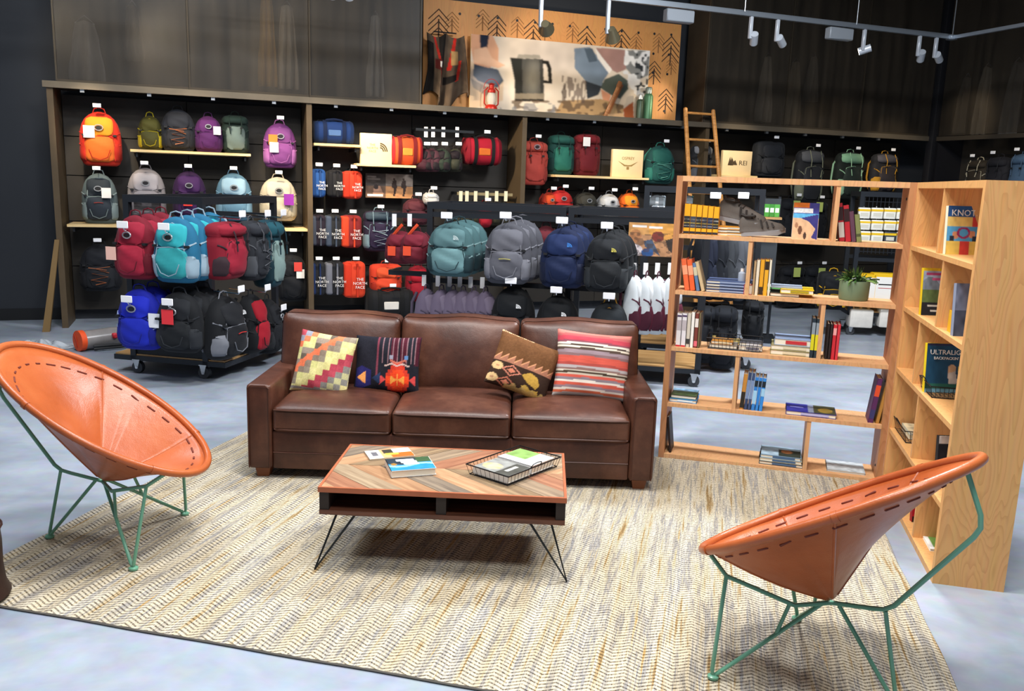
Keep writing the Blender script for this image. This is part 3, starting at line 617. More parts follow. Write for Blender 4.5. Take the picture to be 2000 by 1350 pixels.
# camping photograph
PV2 = .17
qu0, qz0 = WALL.p(917, 216, PV2); qu1, _ = WALL.p(1270, 98, PV2); qz1 = WALL.p(918, 66, PV2)[1]; qz0 = 2.55
ph = thing('camp_photo_board', 'large printed campfire photo board with coffee pot and kneeling camper', 'picture', WALL.w(qu0, PV2, qz0), WALL.a)
MB().box(0, qu1-qu0, .001, .03, 0, qz1-qz0).obj('board', mat('#e8c88a', .6), ph)
def camp(x, y):
    X = 418+1258*x; Y = 230+.0953*(X-420)+y*(540-.032*(X-420)); P = Paint(X, Y, '#d9cbb8')
    P.soft(900, 380, 420, 230, '#c9bdb2', .8); P.soft(700, 620, 300, 200, '#e8dccb', .8); P.poly([(418, 420), (640, 560), (640, 700), (418, 770)], '#d8b890', .6)
    P.poly([(440, 440), (600, 480), (640, 560), (600, 610), (470, 560), (435, 520)], '#3f4a58'); P.poly([(418, 230), (560, 240), (600, 330), (600, 430), (540, 470), (440, 440), (418, 330)], '#d8a888'); P.poly([(475, 232), (535, 240), (525, 330), (500, 370), (478, 320)], '#2c3446'); P.poly([(440, 340), (520, 320), (560, 400), (650, 450), (600, 470), (440, 430)], '#e0b89a')
    P.soft(520, 540, 110, 70, '#c8d0dc', .5); P.poly([(418, 540), (520, 600), (560, 690), (440, 610)], '#8d8a88', .6)
    # coffee pot
    P.poly([(678, 392), (700, 400), (905, 405), (915, 560), (925, 708), (720, 708), (715, 560)], '#5c5a55'); P.poly([(684, 396), (760, 400), (775, 700), (725, 705), (718, 560)], '#33332f'); P.soft(840, 540, 55, 130, '#8d887c', .9); P.poly([(880, 405), (905, 405), (925, 708), (900, 708)], '#4a4844'); P.poly([(735, 372), (880, 376), (890, 402), (725, 400)], '#a39c90'); P.poly([(720, 650), (925, 650), (925, 708), (720, 708)], '#a89a84', .7); P.rect(720, 690, 925, 706, '#2f2c28')
    P.poly([(900, 415), (945, 418), (965, 470), (975, 580), (915, 575), (915, 555), (948, 560), (938, 470), (925, 440), (902, 440)], '#26241f')
    # kneeling camper
    P.poly([(1120, 330), (1230, 320), (1300, 400), (1380, 500), (1340, 560), (1320, 640), (1240, 680), (1210, 560), (1130, 470)], '#7e8b98'); P.poly([(1190, 330), (1250, 330), (1290, 420), (1230, 430)], '#58646f'); P.poly([(1270, 325), (1500, 345), (1500, 480), (1440, 505), (1370, 470), (1300, 380)], '#a8867c'); P.poly([(1270, 325), (1320, 390), (1400, 480), (1380, 510), (1290, 400)], '#ece4da')
    P.poly([(1500, 345), (1676, 352), (1676, 520), (1590, 560), (1500, 470)], '#8d8c88'); P.m(inpoly(X, Y, [(1490, 345), (1676, 352), (1676, 720), (1560, 640), (1480, 500)]) & (vnoise(X, Y, .03, 3) > .5), '#e8e4de'); P.m(inpoly(X, Y, [(1560, 345), (1676, 352), (1676, 700), (1580, 640)]) & (vnoise(X, Y, .045, 9) > .66), '#3c3e40')
    P.poly([(1320, 610), (1350, 550), (1450, 510), (1520, 560), (1528, 620), (1470, 690), (1400, 660)], '#5c645c'); P.poly([(1325, 620), (1400, 660), (1390, 740), (1345, 700)], '#d9a080'); P.poly([(1210, 560), (1330, 600), (1310, 660), (1230, 690)], '#3f444a')
    P.poly([(1050, 700), (1330, 690), (1500, 740), (1500, 832), (1000, 800)], '#b99a72'); P.m(inpoly(X, Y, [(700, 700), (1500, 700), (1500, 840), (700, 800)]) & (vnoise(X, Y*1.6, .03, 5) > .62), '#6d5a48', .8); P.m(inpoly(X, Y, [(620, 720), (1000, 720), (1000, 810), (620, 790)]) & (vnoise(X, Y, .025, 7) > .5), '#8d8d90', .7)
    P.m(inpoly(X, Y, [(1040, 520), (1220, 560), (1210, 720), (1050, 700)]) & (vnoise(X*2, Y*.5, .04, 8) > .5), '#6a5a52', .7); P.poly([(1040, 640), (1075, 560), (1070, 700)], '#4a3a32', .7)
    P.poly([(1350, 830), (1460, 580), (1490, 590), (1385, 832)], '#a06a45'); P.poly([(1500, 760), (1570, 710), (1585, 840), (1510, 836)], '#b3683f'); P.poly([(1385, 800), (1500, 790), (1510, 838), (1390, 834)], '#d9b48a')
    P.c = P.c**1.18
    c = P.noise(.02, .12, 11).c.reshape(151, 321, 3)
    for _ in range(3):
        q = np.pad(c, ((1, 1), (1, 1), (0, 0)), 'edge'); c = (q[:-2, 1:-1]+q[2:, 1:-1]+q[1:-1, :-2]+q[1:-1, 2:]+2*q[1:-1, 1:-1])/6
    return c.reshape(-1, 3)
picture('print', qu1-qu0, qz1-qz0, 320, 150, camp, ph, rough=.9)
# ledge props
def onledge(px, py, v): u, _ = WALL.p(px, py, v); return WALL.w(u, v, 2.552)
RED = mat('#c02a1c', .35, .2)
ln = thing('camp_lantern', 'small red camping lantern standing on the ledge', 'lantern', onledge(959, 215, .09), WALL.a)
MB().lathe([(.0, 0), (.075, 0), (.078, .03), (.06, .06), (.045, .07)], 20).obj('fuel_tank', RED, ln); MB().lathe([(.04, .07), (.056, .11), (.056, .17), (.04, .21)], 18).obj('glass_globe', mat('#f4ead8', .1, emit=.0, alpha=.6), ln); MB().lathe([(.05, .21), (.05, .24), (.03, .26), (.03, .30), (.045, .31), (.0, .33)], 18).obj('hood', RED, ln)
for s in (-1, 1): MB().tube([(s*.06, 0, .05), (s*.088, 0, .08), (s*.088, 0, .23), (s*.045, 0, .27)], .009, 6).obj('side_tube', RED, ln)
MB().tube([(math.cos(q)*.1, 0, .25+math.sin(q)*.12) for q in [PI*k/10 for k in range(11)]], .004, 5).obj('bail_handle', RED, ln)
def bottle(px, v, h, r, col, label, cap):
    t = thing('vacuum_bottle', label, 'bottle', onledge(px, 235, v), WALL.a)
    MB().lathe([(0, 0), (r, 0), (r, h*.72), (r*.8, h*.78), (r*.62, h*.8)], 20).obj('body', mat(col, .4, .3), t); MB().lathe([(r*.7, h*.8), (r*.72, h*.97), (r*.6, h)], 18).obj('cap', mat(cap, .35, .6), t)
bottle(1248, .09, .32, .045, '#4a5a48', 'slim steel vacuum bottle on the ledge below the photo', '#c9c9c4'); bottle(1264, .11, .42, .06, '#4f7a58', 'tall green vacuum bottle on the ledge below the photo', '#8d978d')
t = thing('wooden_paddle', 'wooden handle leaning against the photo board on the ledge', 'handle', onledge(1180, 233, .06), WALL.a, rot=(0, R(24), WALL.a))
MB().rbox(-.022, .022, -.015, .015, 0, .46, .012, 2).obj('shaft', nodemat(f_grain('#b98050', '#8d5a34')), t); MB().rbox(-.028, .028, -.019, .019, .42, .50, .012, 2).obj('knob', mat('#8d5a34', .5), t)
# blanket / vest hung at the left of the backdrop
vt = thing('wool_vest', 'grey wool vest with red stripes hanging left of the photo board', 'vest', WALL.w(WALL.p(868, 200, .15)[0], .15, WALL.p(868, 200, .15)[1]), WALL.a)
uL = WALL.p(830, 100, .15)[0]; uR = WALL.p(915, 100, .15)[0]; vw = uR-uL; vh = WALL.p(868, 66, .15)[1]-WALL.p(868, 200, .15)[1]
def vf(a, b):
    x = (a-.5)*vw*(.86+.14*b-.10*math.sin(PI*b)*(a < .5)); top = .10*abs(math.sin(a*PI*2))*(1-b); return (x+.05*b*math.sin(a*9), -.05*math.sin(a*PI*6+b*2.5)*(.35+b)-.04*math.sin(a*PI), vh*(1-b)-top*vh*.6+.16*vh*math.sin(a*8.2+.6)*b*b)
mb = MB().grid(vf, 60, 60); g = np.array([(i/60, j/60) for j in range(61) for i in range(61)])
def vpaint(x, y):
    P = Paint(x, y, '#57483a'); P.m((x < .16) & (y > .1), '#15120f'); P.m((x > .3) & (x < .5) & (y < .45), '#1c1815'); P.m((np.abs(x-.68+.25*(y-.2)) < .035) & (y < .5), '#b8261c'); P.m((np.abs(x-.2-.35*y) < .03) & (y < .7), '#a8281e'); P.m((np.abs(x-.85+.3*(y-.35)) < .04) & (y > .35) & (y < .7), '#c22c1e'); P.rect(.2, .34, .42, .5, '#5a1f1c'); P.rect(.32, .37, .42, .45, '#f0ece4'); P.m((y > .55) & (x > .5) & (x < .75) & (np.abs(y-.62) < .05), '#17120f'); P.m((x > .6) & (y > .2) & (y < .42) & (np.abs(x-.72) < .08), '#b08a58')
    return P.noise(14, .25, 3).c
o = mb.obj('wool_cloth', vcol(.95, .3, 150), vt, col=vpaint(g[:, 0], g[:, 1])); md = o.modifiers.new('s', 'SOLIDIFY'); md.thickness = .015
MB().tube([(-.14, .03, vh+.02), (.14, .03, vh+.02)], .008, 6).obj('peg_rail', BLACK, vt)

# ================================================================== BACKPACKS
PROF = {'day': [(0, .70, .62), (.035, .86, .84), (.12, .96, .97), (.28, 1, 1.02), (.5, .99, 1.0), (.66, .94, .92), (.78, .84, .8), (.87, .70, .66), (.94, .50, .48), (.985, .25, .3), (1, .08, .12)],
        'tall': [(0, .66, .6), (.03, .84, .82), (.1, .92, .96), (.3, .97, 1.), (.55, 1, .96), (.7, .98, .9), (.76, .90, .80), (.80, .98, .92), (.9, .95, .9), (.96, .80, .7), (.99, .5, .45), (1, .2, .2)],
        'slim': [(0, .5, .5), (.04, .8, .8), (.2, .98, 1), (.5, 1, 1), (.75, .9, .85), (.9, .66, .6), (.97, .38, .35), (1, .12, .15)],
        'boxy': [(0, .86, .8), (.03, .97, .95), (.3, 1, 1), (.8, 1, .98), (.93, .96, .9), (.98, .8, .7), (1, .5, .4)]}
class Pack:
    def __init__(s, w, h, d, style, seed=0):
        s.w, s.h, s.d, s.st = w, h, d, style; s.T = np.array(PROF[style]); s.r = random.Random(seed); s.n = 2.7 if style != 'boxy' else 4; s.ph = [s.r.uniform(0, 6) for _ in range(4)]
    def ab(s, t): return float(np.interp(t, s.T[:, 0], s.T[:, 1]))*s.w/2, float(np.interp(t, s.T[:, 0], s.T[:, 2]))*s.d/2
    def fy(s, x, t):
        a, b = s.ab(t); q = min(.995, abs(x)/max(a, 1e-4)); return -b*(1-q**s.n)**(1/s.n)+s.wr(x, t)
    def wr(s, x, t): return .034*s.w*(math.sin(t*17+s.ph[0]+x/s.w*5)*.5+math.sin(t*31+x/s.w*13+s.ph[1])*.35)*math.sin(PI*min(1, max(0, t)))
    def body(s, n=26):
        rings = []
        for t in sorted(set(list(s.T[:, 0])+[.2, .4, .58])):
            a, b = s.ab(t); rg = []
            for k in range(n):
                q = 2*PI*k/n; c, e = math.cos(q), math.sin(q); x = a*math.copysign(abs(c)**(2/s.n), c); y = b*math.copysign(abs(e)**(2/s.n), e)
                rg.append((x, y+(s.wr(x, t) if y < 0 else 0), t*s.h))
            rings.append(rg)
        return MB().loft(rings)
    def patch(s, t0, t1, hw, off=.012, bul=.02, x0=0, nx=10, nz=10, round_=3.):
        """raised panel that follows the front of the body"""
        def f(a, b):
            p = max(-1, min(1, (a*(nx+2)-1)/nx*2-1)); q = max(-1, min(1, (b*(nz+2)-1)/nz*2-1)); t = t0+(t1-t0)*(q+1)/2
            W = hw(t)*s.w/2 if callable(hw) else hw*s.w/2
            k = (1-abs(q)**round_)**(1/round_) if round_ else 1; k = .55+.45*k
            x = x0*s.w/2+p*W*k; edge = (a <= 1e-6 or a >= 1-1e-6 or b <= 1e-6 or b >= 1-1e-6)
            y = s.fy(x, t)
            if edge: return (x, y+.012, t*s.h)
            return (x, y-off-bul*(1-p*p)*(1-q*q), t*s.h)
        return MB().grid(f, nx+2, nz+2)
    def line(s, pts, r=.004, lift=.006, n=5):
        return MB().tube([(x*s.w/2, s.fy(x*s.w/2, t)-lift, t*s.h) for x, t in pts], r, n)
RINGM = mat('#b9bcc0', .35, .6)
def FAB(c):
    r = [x*.80 for x in C(c)[:3]]; return mat(tuple(round(x, 4) for x in r), .75, 0, .18, 7, .25, 420, .22, .04)
def nface(parent, size, m, loc, rot=(PI/2, 0, 0)):
    """half dome mark: three quarter arcs"""
    mb = MB()
    for r0, r1 in ((.82, 1.), (.54, .72), (.0, .44)):
        n = 8; pts = [(-r1*math.cos(PI/2*k/n), r1*math.sin(PI/2*k/n)) for k in range(n+1)]+[(-r0*math.cos(PI/2*k/n), r0*math.sin(PI/2*k/n)) for k in reversed(range(n+1))]
        if r0 == 0: pts = pts[:n+1]+[(0, 0)]
        mb.prism([(-x*size, y*size*.8) for x, y in pts], 0, .002)
    mb.obj('logo_mark', m, parent, loc, rot); return text('lettering', 'THE\nNORTH\nFACE', size*.34, m, parent, loc, rot, align='RIGHT') if size > .05 else None
HOOKS = []
def hook(fr, u, z, v0, v1, short, z_card=None):
    t = thing('peg_hook', ' '.join(('peg and price card of the '+short).split()[:16]), 'hook', fr.w(u, v1, z), fr.a, 'peg hooks with price cards')
    MB().tube([(0, 0, 0), (0, v0-v1, 0), (0, v0-v1-.012, .012)], .004, 5).obj('peg', BLKMET, t)
    MB().rbox(-.04, .04, v0-v1-.022, v0-v1-.016, .0, .04, .003, 1).obj('price_card', CARD, t); return t
def backpack(fr, px, y0, y1, pw, v, cols, short, style='day', d=.2, badge='ring', tagc=None, cord=None, yaw=0, hk=True, back_v=None, extra=0, strapc=None, stripes=None, logo=None, cat='backpack', group='backpacks on display', zc=None, dx=.12, lidc=None, hx=0, rest=None, seed=None, copylab=None):
    u, z1 = fr.p(px, y0, v-d/2); _, z0 = fr.p(px, y1, v-d/2)
    w = abs(fr.p(px+pw/2, (y0+y1)/2, v-d/2)[0]-fr.p(px-pw/2, (y0+y1)/2, v-d/2)[0]); h = z1-z0
    if yaw: w = w/max(.35, abs(math.cos(R(yaw)))+.0)
    if rest is not None: z0 = rest
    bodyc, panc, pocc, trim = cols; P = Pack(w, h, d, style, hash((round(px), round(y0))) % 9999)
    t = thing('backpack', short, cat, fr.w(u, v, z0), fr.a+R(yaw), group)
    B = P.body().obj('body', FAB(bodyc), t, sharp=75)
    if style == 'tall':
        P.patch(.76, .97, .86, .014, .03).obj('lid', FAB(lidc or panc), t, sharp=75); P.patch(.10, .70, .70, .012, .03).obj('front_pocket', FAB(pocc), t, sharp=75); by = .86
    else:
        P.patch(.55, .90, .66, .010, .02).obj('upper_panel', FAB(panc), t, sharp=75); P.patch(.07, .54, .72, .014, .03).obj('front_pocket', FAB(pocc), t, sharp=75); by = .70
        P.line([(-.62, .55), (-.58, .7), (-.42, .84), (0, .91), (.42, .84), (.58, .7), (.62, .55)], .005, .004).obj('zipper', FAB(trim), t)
    for sx in (-1, 1):
        P.patch(.08, .42, .20, .008, .016, x0=sx*.80, nx=5, nz=6).obj('side_pocket', FAB(trim), t, sharp=75)
        P.line([(sx*.95, .62), (sx*.8, .58), (sx*.62, .52)], .007, .004).obj('compression_strap', FAB(strapc or trim), t)
    ws = w*.16; MB().tube([(-ws, 0, h*.96), (-ws*.7, 0, h+.03), (0, 0, h+.042), (ws*.7, 0, h+.03), (ws, 0, h*.96)], .006, 5).obj('haul_loop', FAB(trim), t)
    if badge == 'ring':
        y = P.fy(0, by)-.045; MB().tube([(w*.10*math.cos(q), y, by*h+w*.07*math.sin(q)) for q in [2*PI*k/14 for k in range(14)]], .0055, 5, closed=True).obj('badge_ring', RINGM, t); MB().prism([(w*.07*math.cos(2*PI*k/10), by*h+w*.045*math.sin(2*PI*k/10)) for k in range(10)], y, y+.03, 'y').obj('badge_centre', BLACK, t)
    elif badge == 'dome':
        y = P.fy(w*.1, by)-.04; nface(t, w*.11, mat(logo or '#e8e8e8', .5), (w*.12, y, by*h))
    dk = mat('#17181b', .6)
    if style == 'tall':
        for sx in (-.42, .42): P.line([(sx, .98), (sx*1.05, .80), (sx, .66), (sx*.9, .5)], .006, .05).obj('lash_strap', FAB(trim), t)
        for sx in (-.42, .42): MB().box(sx*w/2-.014, sx*w/2+.014, P.fy(sx*w/2, .66)-.062, P.fy(sx*w/2, .66)-.045, .64*h, .68*h).obj('buckle', dk, t)
        P.line([(-.66, .12), (-.68, .4), (-.6, .66), (0, .705), (.6, .66), (.68, .4), (.66, .12)], .004, .012).obj('pocket_seam', FAB(trim), t)
    elif style in ('day', 'boxy'):
        P.line([(-.68, .1), (-.7, .34), (-.62, .53), (0, .55), (.62, .53), (.7, .34), (.68, .1)], .0045, .012).obj('pocket_seam', FAB(trim), t)
        P.line([(-.5, .30), (-.36, .16), (0, .11), (.36, .16), (.5, .30)], .004, .044).obj('pocket_piping', FAB(trim), t)
        for sx in (-1, 1):
            P.line([(sx*.97, .40), (sx*.85, .37), (sx*.66, .33)], .007, .008).obj('compression_strap', FAB(strapc or trim), t); MB().box(sx*w*.36-.016, sx*w*.36+.016, P.fy(sx*w*.36, .56)-.028, P.fy(sx*w*.36, .56), .545*h, .58*h).obj('buckle', dk, t)
    for sx in (-1, 1): MB().tube([(sx*w*.2, d*.42, h*.93), (sx*w*.36, d*.56, h*.74), (sx*w*.4, d*.55, h*.4), (sx*w*.34, d*.4, h*.12)], .014, 6).obj('shoulder_strap', FAB(trim), t)
    if stripes:
        P.line([(-.25, .42), (0, .43), (.25, .42)], .004, .05).obj('pocket_zip', FAB(stripes), t)
    if cord:
        pts = [(-.5, .52), (.35, .47), (-.35, .40), (.4, .33), (-.4, .26), (.3, .2), (-.2, .16)]
        P.line(pts, .0045, .05).obj('bungee_cord', mat(cord, .6), t); P.line([(.5, .54), (-.2, .50), (.45, .41)], .0045, .05).obj('bungee_cord', mat(cord, .6), t)
    if tagc:
        for c, xx, tt in (tagc if isinstance(tagc, list) else [tagc]):
            y = P.fy(xx*w/2, tt)-.062; MB().box(xx*w/2-w*.13, xx*w/2+w*.13, y, y+.003, tt*h-w*.15, tt*h+w*.15).obj('hang_tag', mat(c, .6), t)
    if hk:
        bv = back_v if back_v is not None else .51
        hook(fr, u+hx, z0+h+.035, v-d/2-.06-extra*0, bv, short, None) if False else hook(fr, u, z0+h+.034, v-.045-d/2, bv, short)
    ts = [t]
    for e in range(extra):
        c = dup(t); c.location = fr.w(u+dx*.25*(e+1), v+dx*(e+1), z0+.01*(e+1)); tag(c, (copylab or ['matching backpack hung directly behind the ', 'third matching backpack in line behind the ', 'fourth matching backpack behind the '])[e]+' '.join(short.split()[:4]), cat, group)
        for ch in t.children: dup(ch, c)
        ts.append(c)
    return t
def shelf(fr, xa, xb, yy, v0, v1, label, th_=.03):
    ua, z = fr.p(xa, yy, v0); ub, z2 = fr.p(xb, yy+(xb-xa)*.04, v0); t = thing('wooden_shelf', label, 'shelf', fr.w(ua, 0, z), fr.a, 'pale wooden shelf boards')
    MB().rbox(0, ub-ua, v0, v1, -th_, 0, .004, 1).obj('board', WOODL, t)
    for x in (.06, ub-ua-.06): MB().box(x-.01, x+.01, v0+.05, v1, -th_-.05, -th_).obj('bracket', BLKMET, t)
    return z
V1 = .24
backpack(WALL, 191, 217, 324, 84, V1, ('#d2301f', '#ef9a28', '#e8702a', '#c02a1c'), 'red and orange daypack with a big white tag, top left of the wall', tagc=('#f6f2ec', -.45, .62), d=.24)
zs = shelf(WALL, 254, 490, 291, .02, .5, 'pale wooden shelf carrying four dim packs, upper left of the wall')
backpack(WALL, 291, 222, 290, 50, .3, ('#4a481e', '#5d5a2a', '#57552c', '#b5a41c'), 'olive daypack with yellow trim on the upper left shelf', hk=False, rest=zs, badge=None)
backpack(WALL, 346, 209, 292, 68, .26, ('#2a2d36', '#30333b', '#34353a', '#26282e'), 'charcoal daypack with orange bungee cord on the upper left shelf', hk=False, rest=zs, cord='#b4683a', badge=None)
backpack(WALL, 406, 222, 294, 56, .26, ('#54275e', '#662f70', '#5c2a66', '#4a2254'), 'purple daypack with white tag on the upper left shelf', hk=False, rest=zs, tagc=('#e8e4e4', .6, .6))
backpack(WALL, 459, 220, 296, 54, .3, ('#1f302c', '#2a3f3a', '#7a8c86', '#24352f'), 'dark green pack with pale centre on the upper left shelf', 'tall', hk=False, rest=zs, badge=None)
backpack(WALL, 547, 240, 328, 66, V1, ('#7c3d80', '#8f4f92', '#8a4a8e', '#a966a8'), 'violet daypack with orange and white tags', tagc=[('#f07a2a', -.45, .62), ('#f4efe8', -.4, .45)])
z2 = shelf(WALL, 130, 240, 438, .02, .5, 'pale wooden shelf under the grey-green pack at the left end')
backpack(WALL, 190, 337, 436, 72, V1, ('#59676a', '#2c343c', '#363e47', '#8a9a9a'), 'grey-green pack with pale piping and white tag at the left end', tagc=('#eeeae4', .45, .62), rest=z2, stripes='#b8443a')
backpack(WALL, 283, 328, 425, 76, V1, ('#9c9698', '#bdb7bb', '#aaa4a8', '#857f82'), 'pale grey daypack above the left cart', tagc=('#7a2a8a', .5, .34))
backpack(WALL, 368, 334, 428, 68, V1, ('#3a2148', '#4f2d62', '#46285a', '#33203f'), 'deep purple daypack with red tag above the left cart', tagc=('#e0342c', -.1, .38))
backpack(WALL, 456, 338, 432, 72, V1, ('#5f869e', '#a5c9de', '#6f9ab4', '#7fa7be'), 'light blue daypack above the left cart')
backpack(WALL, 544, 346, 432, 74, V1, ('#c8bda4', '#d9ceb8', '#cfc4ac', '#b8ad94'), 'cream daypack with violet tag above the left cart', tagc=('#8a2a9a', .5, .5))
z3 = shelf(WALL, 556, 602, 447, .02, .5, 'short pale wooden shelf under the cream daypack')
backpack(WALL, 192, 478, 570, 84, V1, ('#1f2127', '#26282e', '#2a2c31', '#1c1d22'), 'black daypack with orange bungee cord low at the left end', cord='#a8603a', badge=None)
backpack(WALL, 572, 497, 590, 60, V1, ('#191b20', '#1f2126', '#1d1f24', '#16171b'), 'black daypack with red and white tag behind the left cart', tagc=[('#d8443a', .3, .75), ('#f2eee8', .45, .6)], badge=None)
# ------------------------------------------------------------------ duffels
def duffel(fr, px, y0, y1, pw, v, cols, short, d=.3, rest=None, hk=False, yaw=0, mark=None):
    u, z1 = fr.p(px, y0, v-d/2); _, z0 = fr.p(px, y1, v-d/2); w = abs(fr.p(px+pw/2, y0, v-d/2)[0]-fr.p(px-pw/2, y0, v-d/2)[0]); h = z1-z0
    if rest is not None: z0 = rest
    bc, ec, sc_, lc = cols; t = thing('duffel_bag', short, 'bag', fr.w(u, v, z0), fr.a+R(yaw), 'duffel bags on display')
    def ring(x, k):
        r = []
        for q in range(24):
            a = 2*PI*q/24; c, s = math.cos(a), math.sin(a); r.append((x, d/2*k*math.copysign(abs(c)**.75, c), h/2+h/2*k*math.copysign(abs(s)**.8, s)+.012*math.sin(x*40+q)*(1 if q in (5, 6, 7) else .2)))
        return r
    MB().loft([ring(x*w/2, k) for x, k in ((-1, .72), (-.97, .88), (-.85, .97), (-.4, 1), (0, 1.02), (.4, 1), (.85, .97), (.97, .88), (1, .72))]).obj('body', FAB(bc), t, sharp=75)
    for sx in (-1, 1):
        MB().loft([ring(sx*w/2*x, k) for x, k in ((.80, 1.02), (.97, .93), (1.01, .70))]).obj('end_panel', FAB(ec), t, sharp=75)
        pts = [(sx*w*.24, d/2*1.04*math.copysign(abs(math.cos(a))**.75, math.cos(a)), h/2+h/2*1.04*math.copysign(abs(math.sin(a))**.8, math.sin(a))) for a in [2*PI*k/24 for k in range(24)]]
        MB().loft([[(p[0]-.022, p[1], p[2]) for p in pts], [(p[0]-.022, p[1]*1.03, h/2+(p[2]-h/2)*1.03) for p in pts], [(p[0]+.022, p[1]*1.03, h/2+(p[2]-h/2)*1.03) for p in pts], [(p[0]+.022, p[1], p[2]) for p in pts]], cap=False).obj('webbing_strap', FAB(sc_), t, sharp=50)
    MB().tube([(-w*.24, -d*.3, h*.92), (-w*.2, -d*.34, h*1.02), (0, -d*.36, h*1.06), (w*.2, -d*.34, h*1.02), (w*.24, -d*.3, h*.92)], .012, 6).obj('carry_handle', FAB(sc_), t)
    MB().rbox(-w*.16, w*.16, -d/2*1.06, -d/2*.9, h*.34, h*.6, .008, 1).obj('label_patch', FAB(lc), t)
    if mark: nface(t, h*.14, mat(mark, .5), (w*.08, -d/2*1.08, h*.45))
    MB().tube([(-w*.4, 0, h*1.01), (0, -.01, h*1.02), (w*.4, 0, h*1.01)], .006, 5).obj('zipper', BLACK, t)
    if hk: hook(fr, u, z0+h*1.06+.02, v-d/2-.06, .51, short)
    return t
zd = shelf(WALL, 613, 706, 279, .02, .5, 'pale wooden shelf under the blue duffel')
duffel(WALL, 654, 231, 277, 78, .24, ('#1f3d78', '#1a3260', '#142448', '#5f83b8'), 'glossy blue duffel on the wooden shelf', rest=zd)
zd2 = shelf(WALL, 697, 813, 319, .0, .5, 'pale wooden shelf under the mountain logo block')
def blocksign(fr, px, y0, y1, pw, v, short, deco, rest=None):
    u, z1 = fr.p(px, y0, v); _, z0 = fr.p(px, y1, v); w = abs(fr.p(px+pw/2, y0, v)[0]-fr.p(px-pw/2, y0, v)[0]); h = z1-z0
    if rest is not None: z0 = rest
    t = thing('block_sign', short, 'sign', fr.w(u, v, z0), fr.a, 'wooden logo blocks'); MB().rbox(-w/2, w/2, 0, .06, 0, h, .006, 2).obj('wood_block', mat('#e2c99c', .5, 0, .08, 9), t); deco(t, w, h); return t
SI = mat('#4a3a26', .7); SI2 = mat('#8d7440', .7)
def d_nf(t, w, h):
    text('lettering', 'THE\nNORTH\nFACE', h*.105, SI2, t, (-w*.12, -.001, h*.52), align='CENTER'); mb = MB()
    for r0, r1 in ((.84, 1.), (.6, .76), (.36, .52)):
        n = 10; pts = [(r1*math.sin(PI/2*k/n), r1*math.cos(PI/2*k/n)) for k in range(n+1)]+[(r0*math.sin(PI/2*k/n), r0*math.cos(PI/2*k/n)) for k in reversed(range(n+1))]
        mb.prism([(w*.12+x*w*.24, h*.42+y*h*.28) for x, y in pts][::-1], -.003, 0, 'y')
    mb.obj('logo_mark', SI, t)
def d_os(t, w, h):
    text('lettering', 'OSPREY', h*.15, SI2, t, (0, -.001, h*.68), sx=1.0); mb = MB()
    for s in (-1, 1):
        mb.prism([(0, h*.44), (s*w*.1, h*.45), (s*w*.32, h*.58), (s*w*.12, h*.40), (0, h*.40)][::s], -.003, 0, 'y')
    mb.box(-w*.04, w*.04, -.003, 0, h*.28, h*.38); mb.obj('logo_mark', SI2, t)
def d_rei(t, w, h):
    mb = MB(); mb.prism([(-w*.28, h*.42), (-w*.18, h*.68), (-w*.13, h*.55), (-w*.08, h*.62), (w*.0, h*.42)], -.003, 0, 'y')
    for x in (-.20, -.26): mb.prism([(w*x-.03, h*.40), (w*x, h*.74), (w*x+.03, h*.40)], -.004, 0, 'y')
    mb.obj('logo_mark', SI, t); text('lettering', 'REI', h*.27, SI, t, (w*.2, -.001, h*.5), sx=1.15)
blocksign(WALL, 735, 259, 319, 62, .10, 'pale wooden block with arched mountain logo beside the red duffel', d_nf, zd2)
duffel(WALL, 797, 265, 321, 62, .22, ('#d8562a', '#b3202a', '#7a1a1e', '#e89a3c'), 'red and orange duffel on the shelf beside the mountain logo block', rest=zd2)
duffel(WALL, 948, 268, 322, 70, .24, ('#b5182f', '#8d1426', '#1c1a1c', '#e0722c'), 'crimson duffel with black straps hanging beside the upright', hk=True)
def sack(px, y0, y1, pw, col, side, short, prn='#e8e6e4', v=.22):
    d = .2; u, z1 = WALL.p(px, y0, v-d/2); _, z0 = WALL.p(px, y1, v-d/2); w = abs(WALL.p(px+pw/2, y0, v)[0]-WALL.p(px-pw/2, y0, v)[0]); h = z1-z0
    t = thing('hanging_duffel', short, 'bag', WALL.w(u, v, z0), WALL.a, 'upright hanging duffels')
    MB().rbox(-w/2, w/2, -d/2, d/2, 0, h, min(w, d)*.3, 4).obj('body', FAB(col), t); MB().rbox(-w/2-.004, -w*.12, -d/2-.008, d/2+.004, h*.03, h*.97, .03, 3).obj('side_panel', FAB(side), t)
    MB().tube([(w*.1, -d/2-.01, h*.04), (w*.1, -d/2-.02, h*.5), (w*.1, -d/2-.01, h*.96)], .012, 5).obj('webbing_strap', FAB(side), t)
    text('printed_lettering', 'THE\nNORTH\nFACE', h*.11, mat(prn, .6), t, (w*.2, -d/2-.036, h*.42), align='CENTER', sx=1.0); nface(t, h*.09, mat(prn, .6), (w*.2-h*.05, -d/2-.036, h*.14)) if h > 9 else None
    MB().tube([(-w*.2, 0, h*.97), (0, 0, h+.04), (w*.2, 0, h*.97)], .006, 5).obj('haul_loop', BLACK, t); hook(WALL, u, z0+h+.03, v-d/2-.05, .51, short)
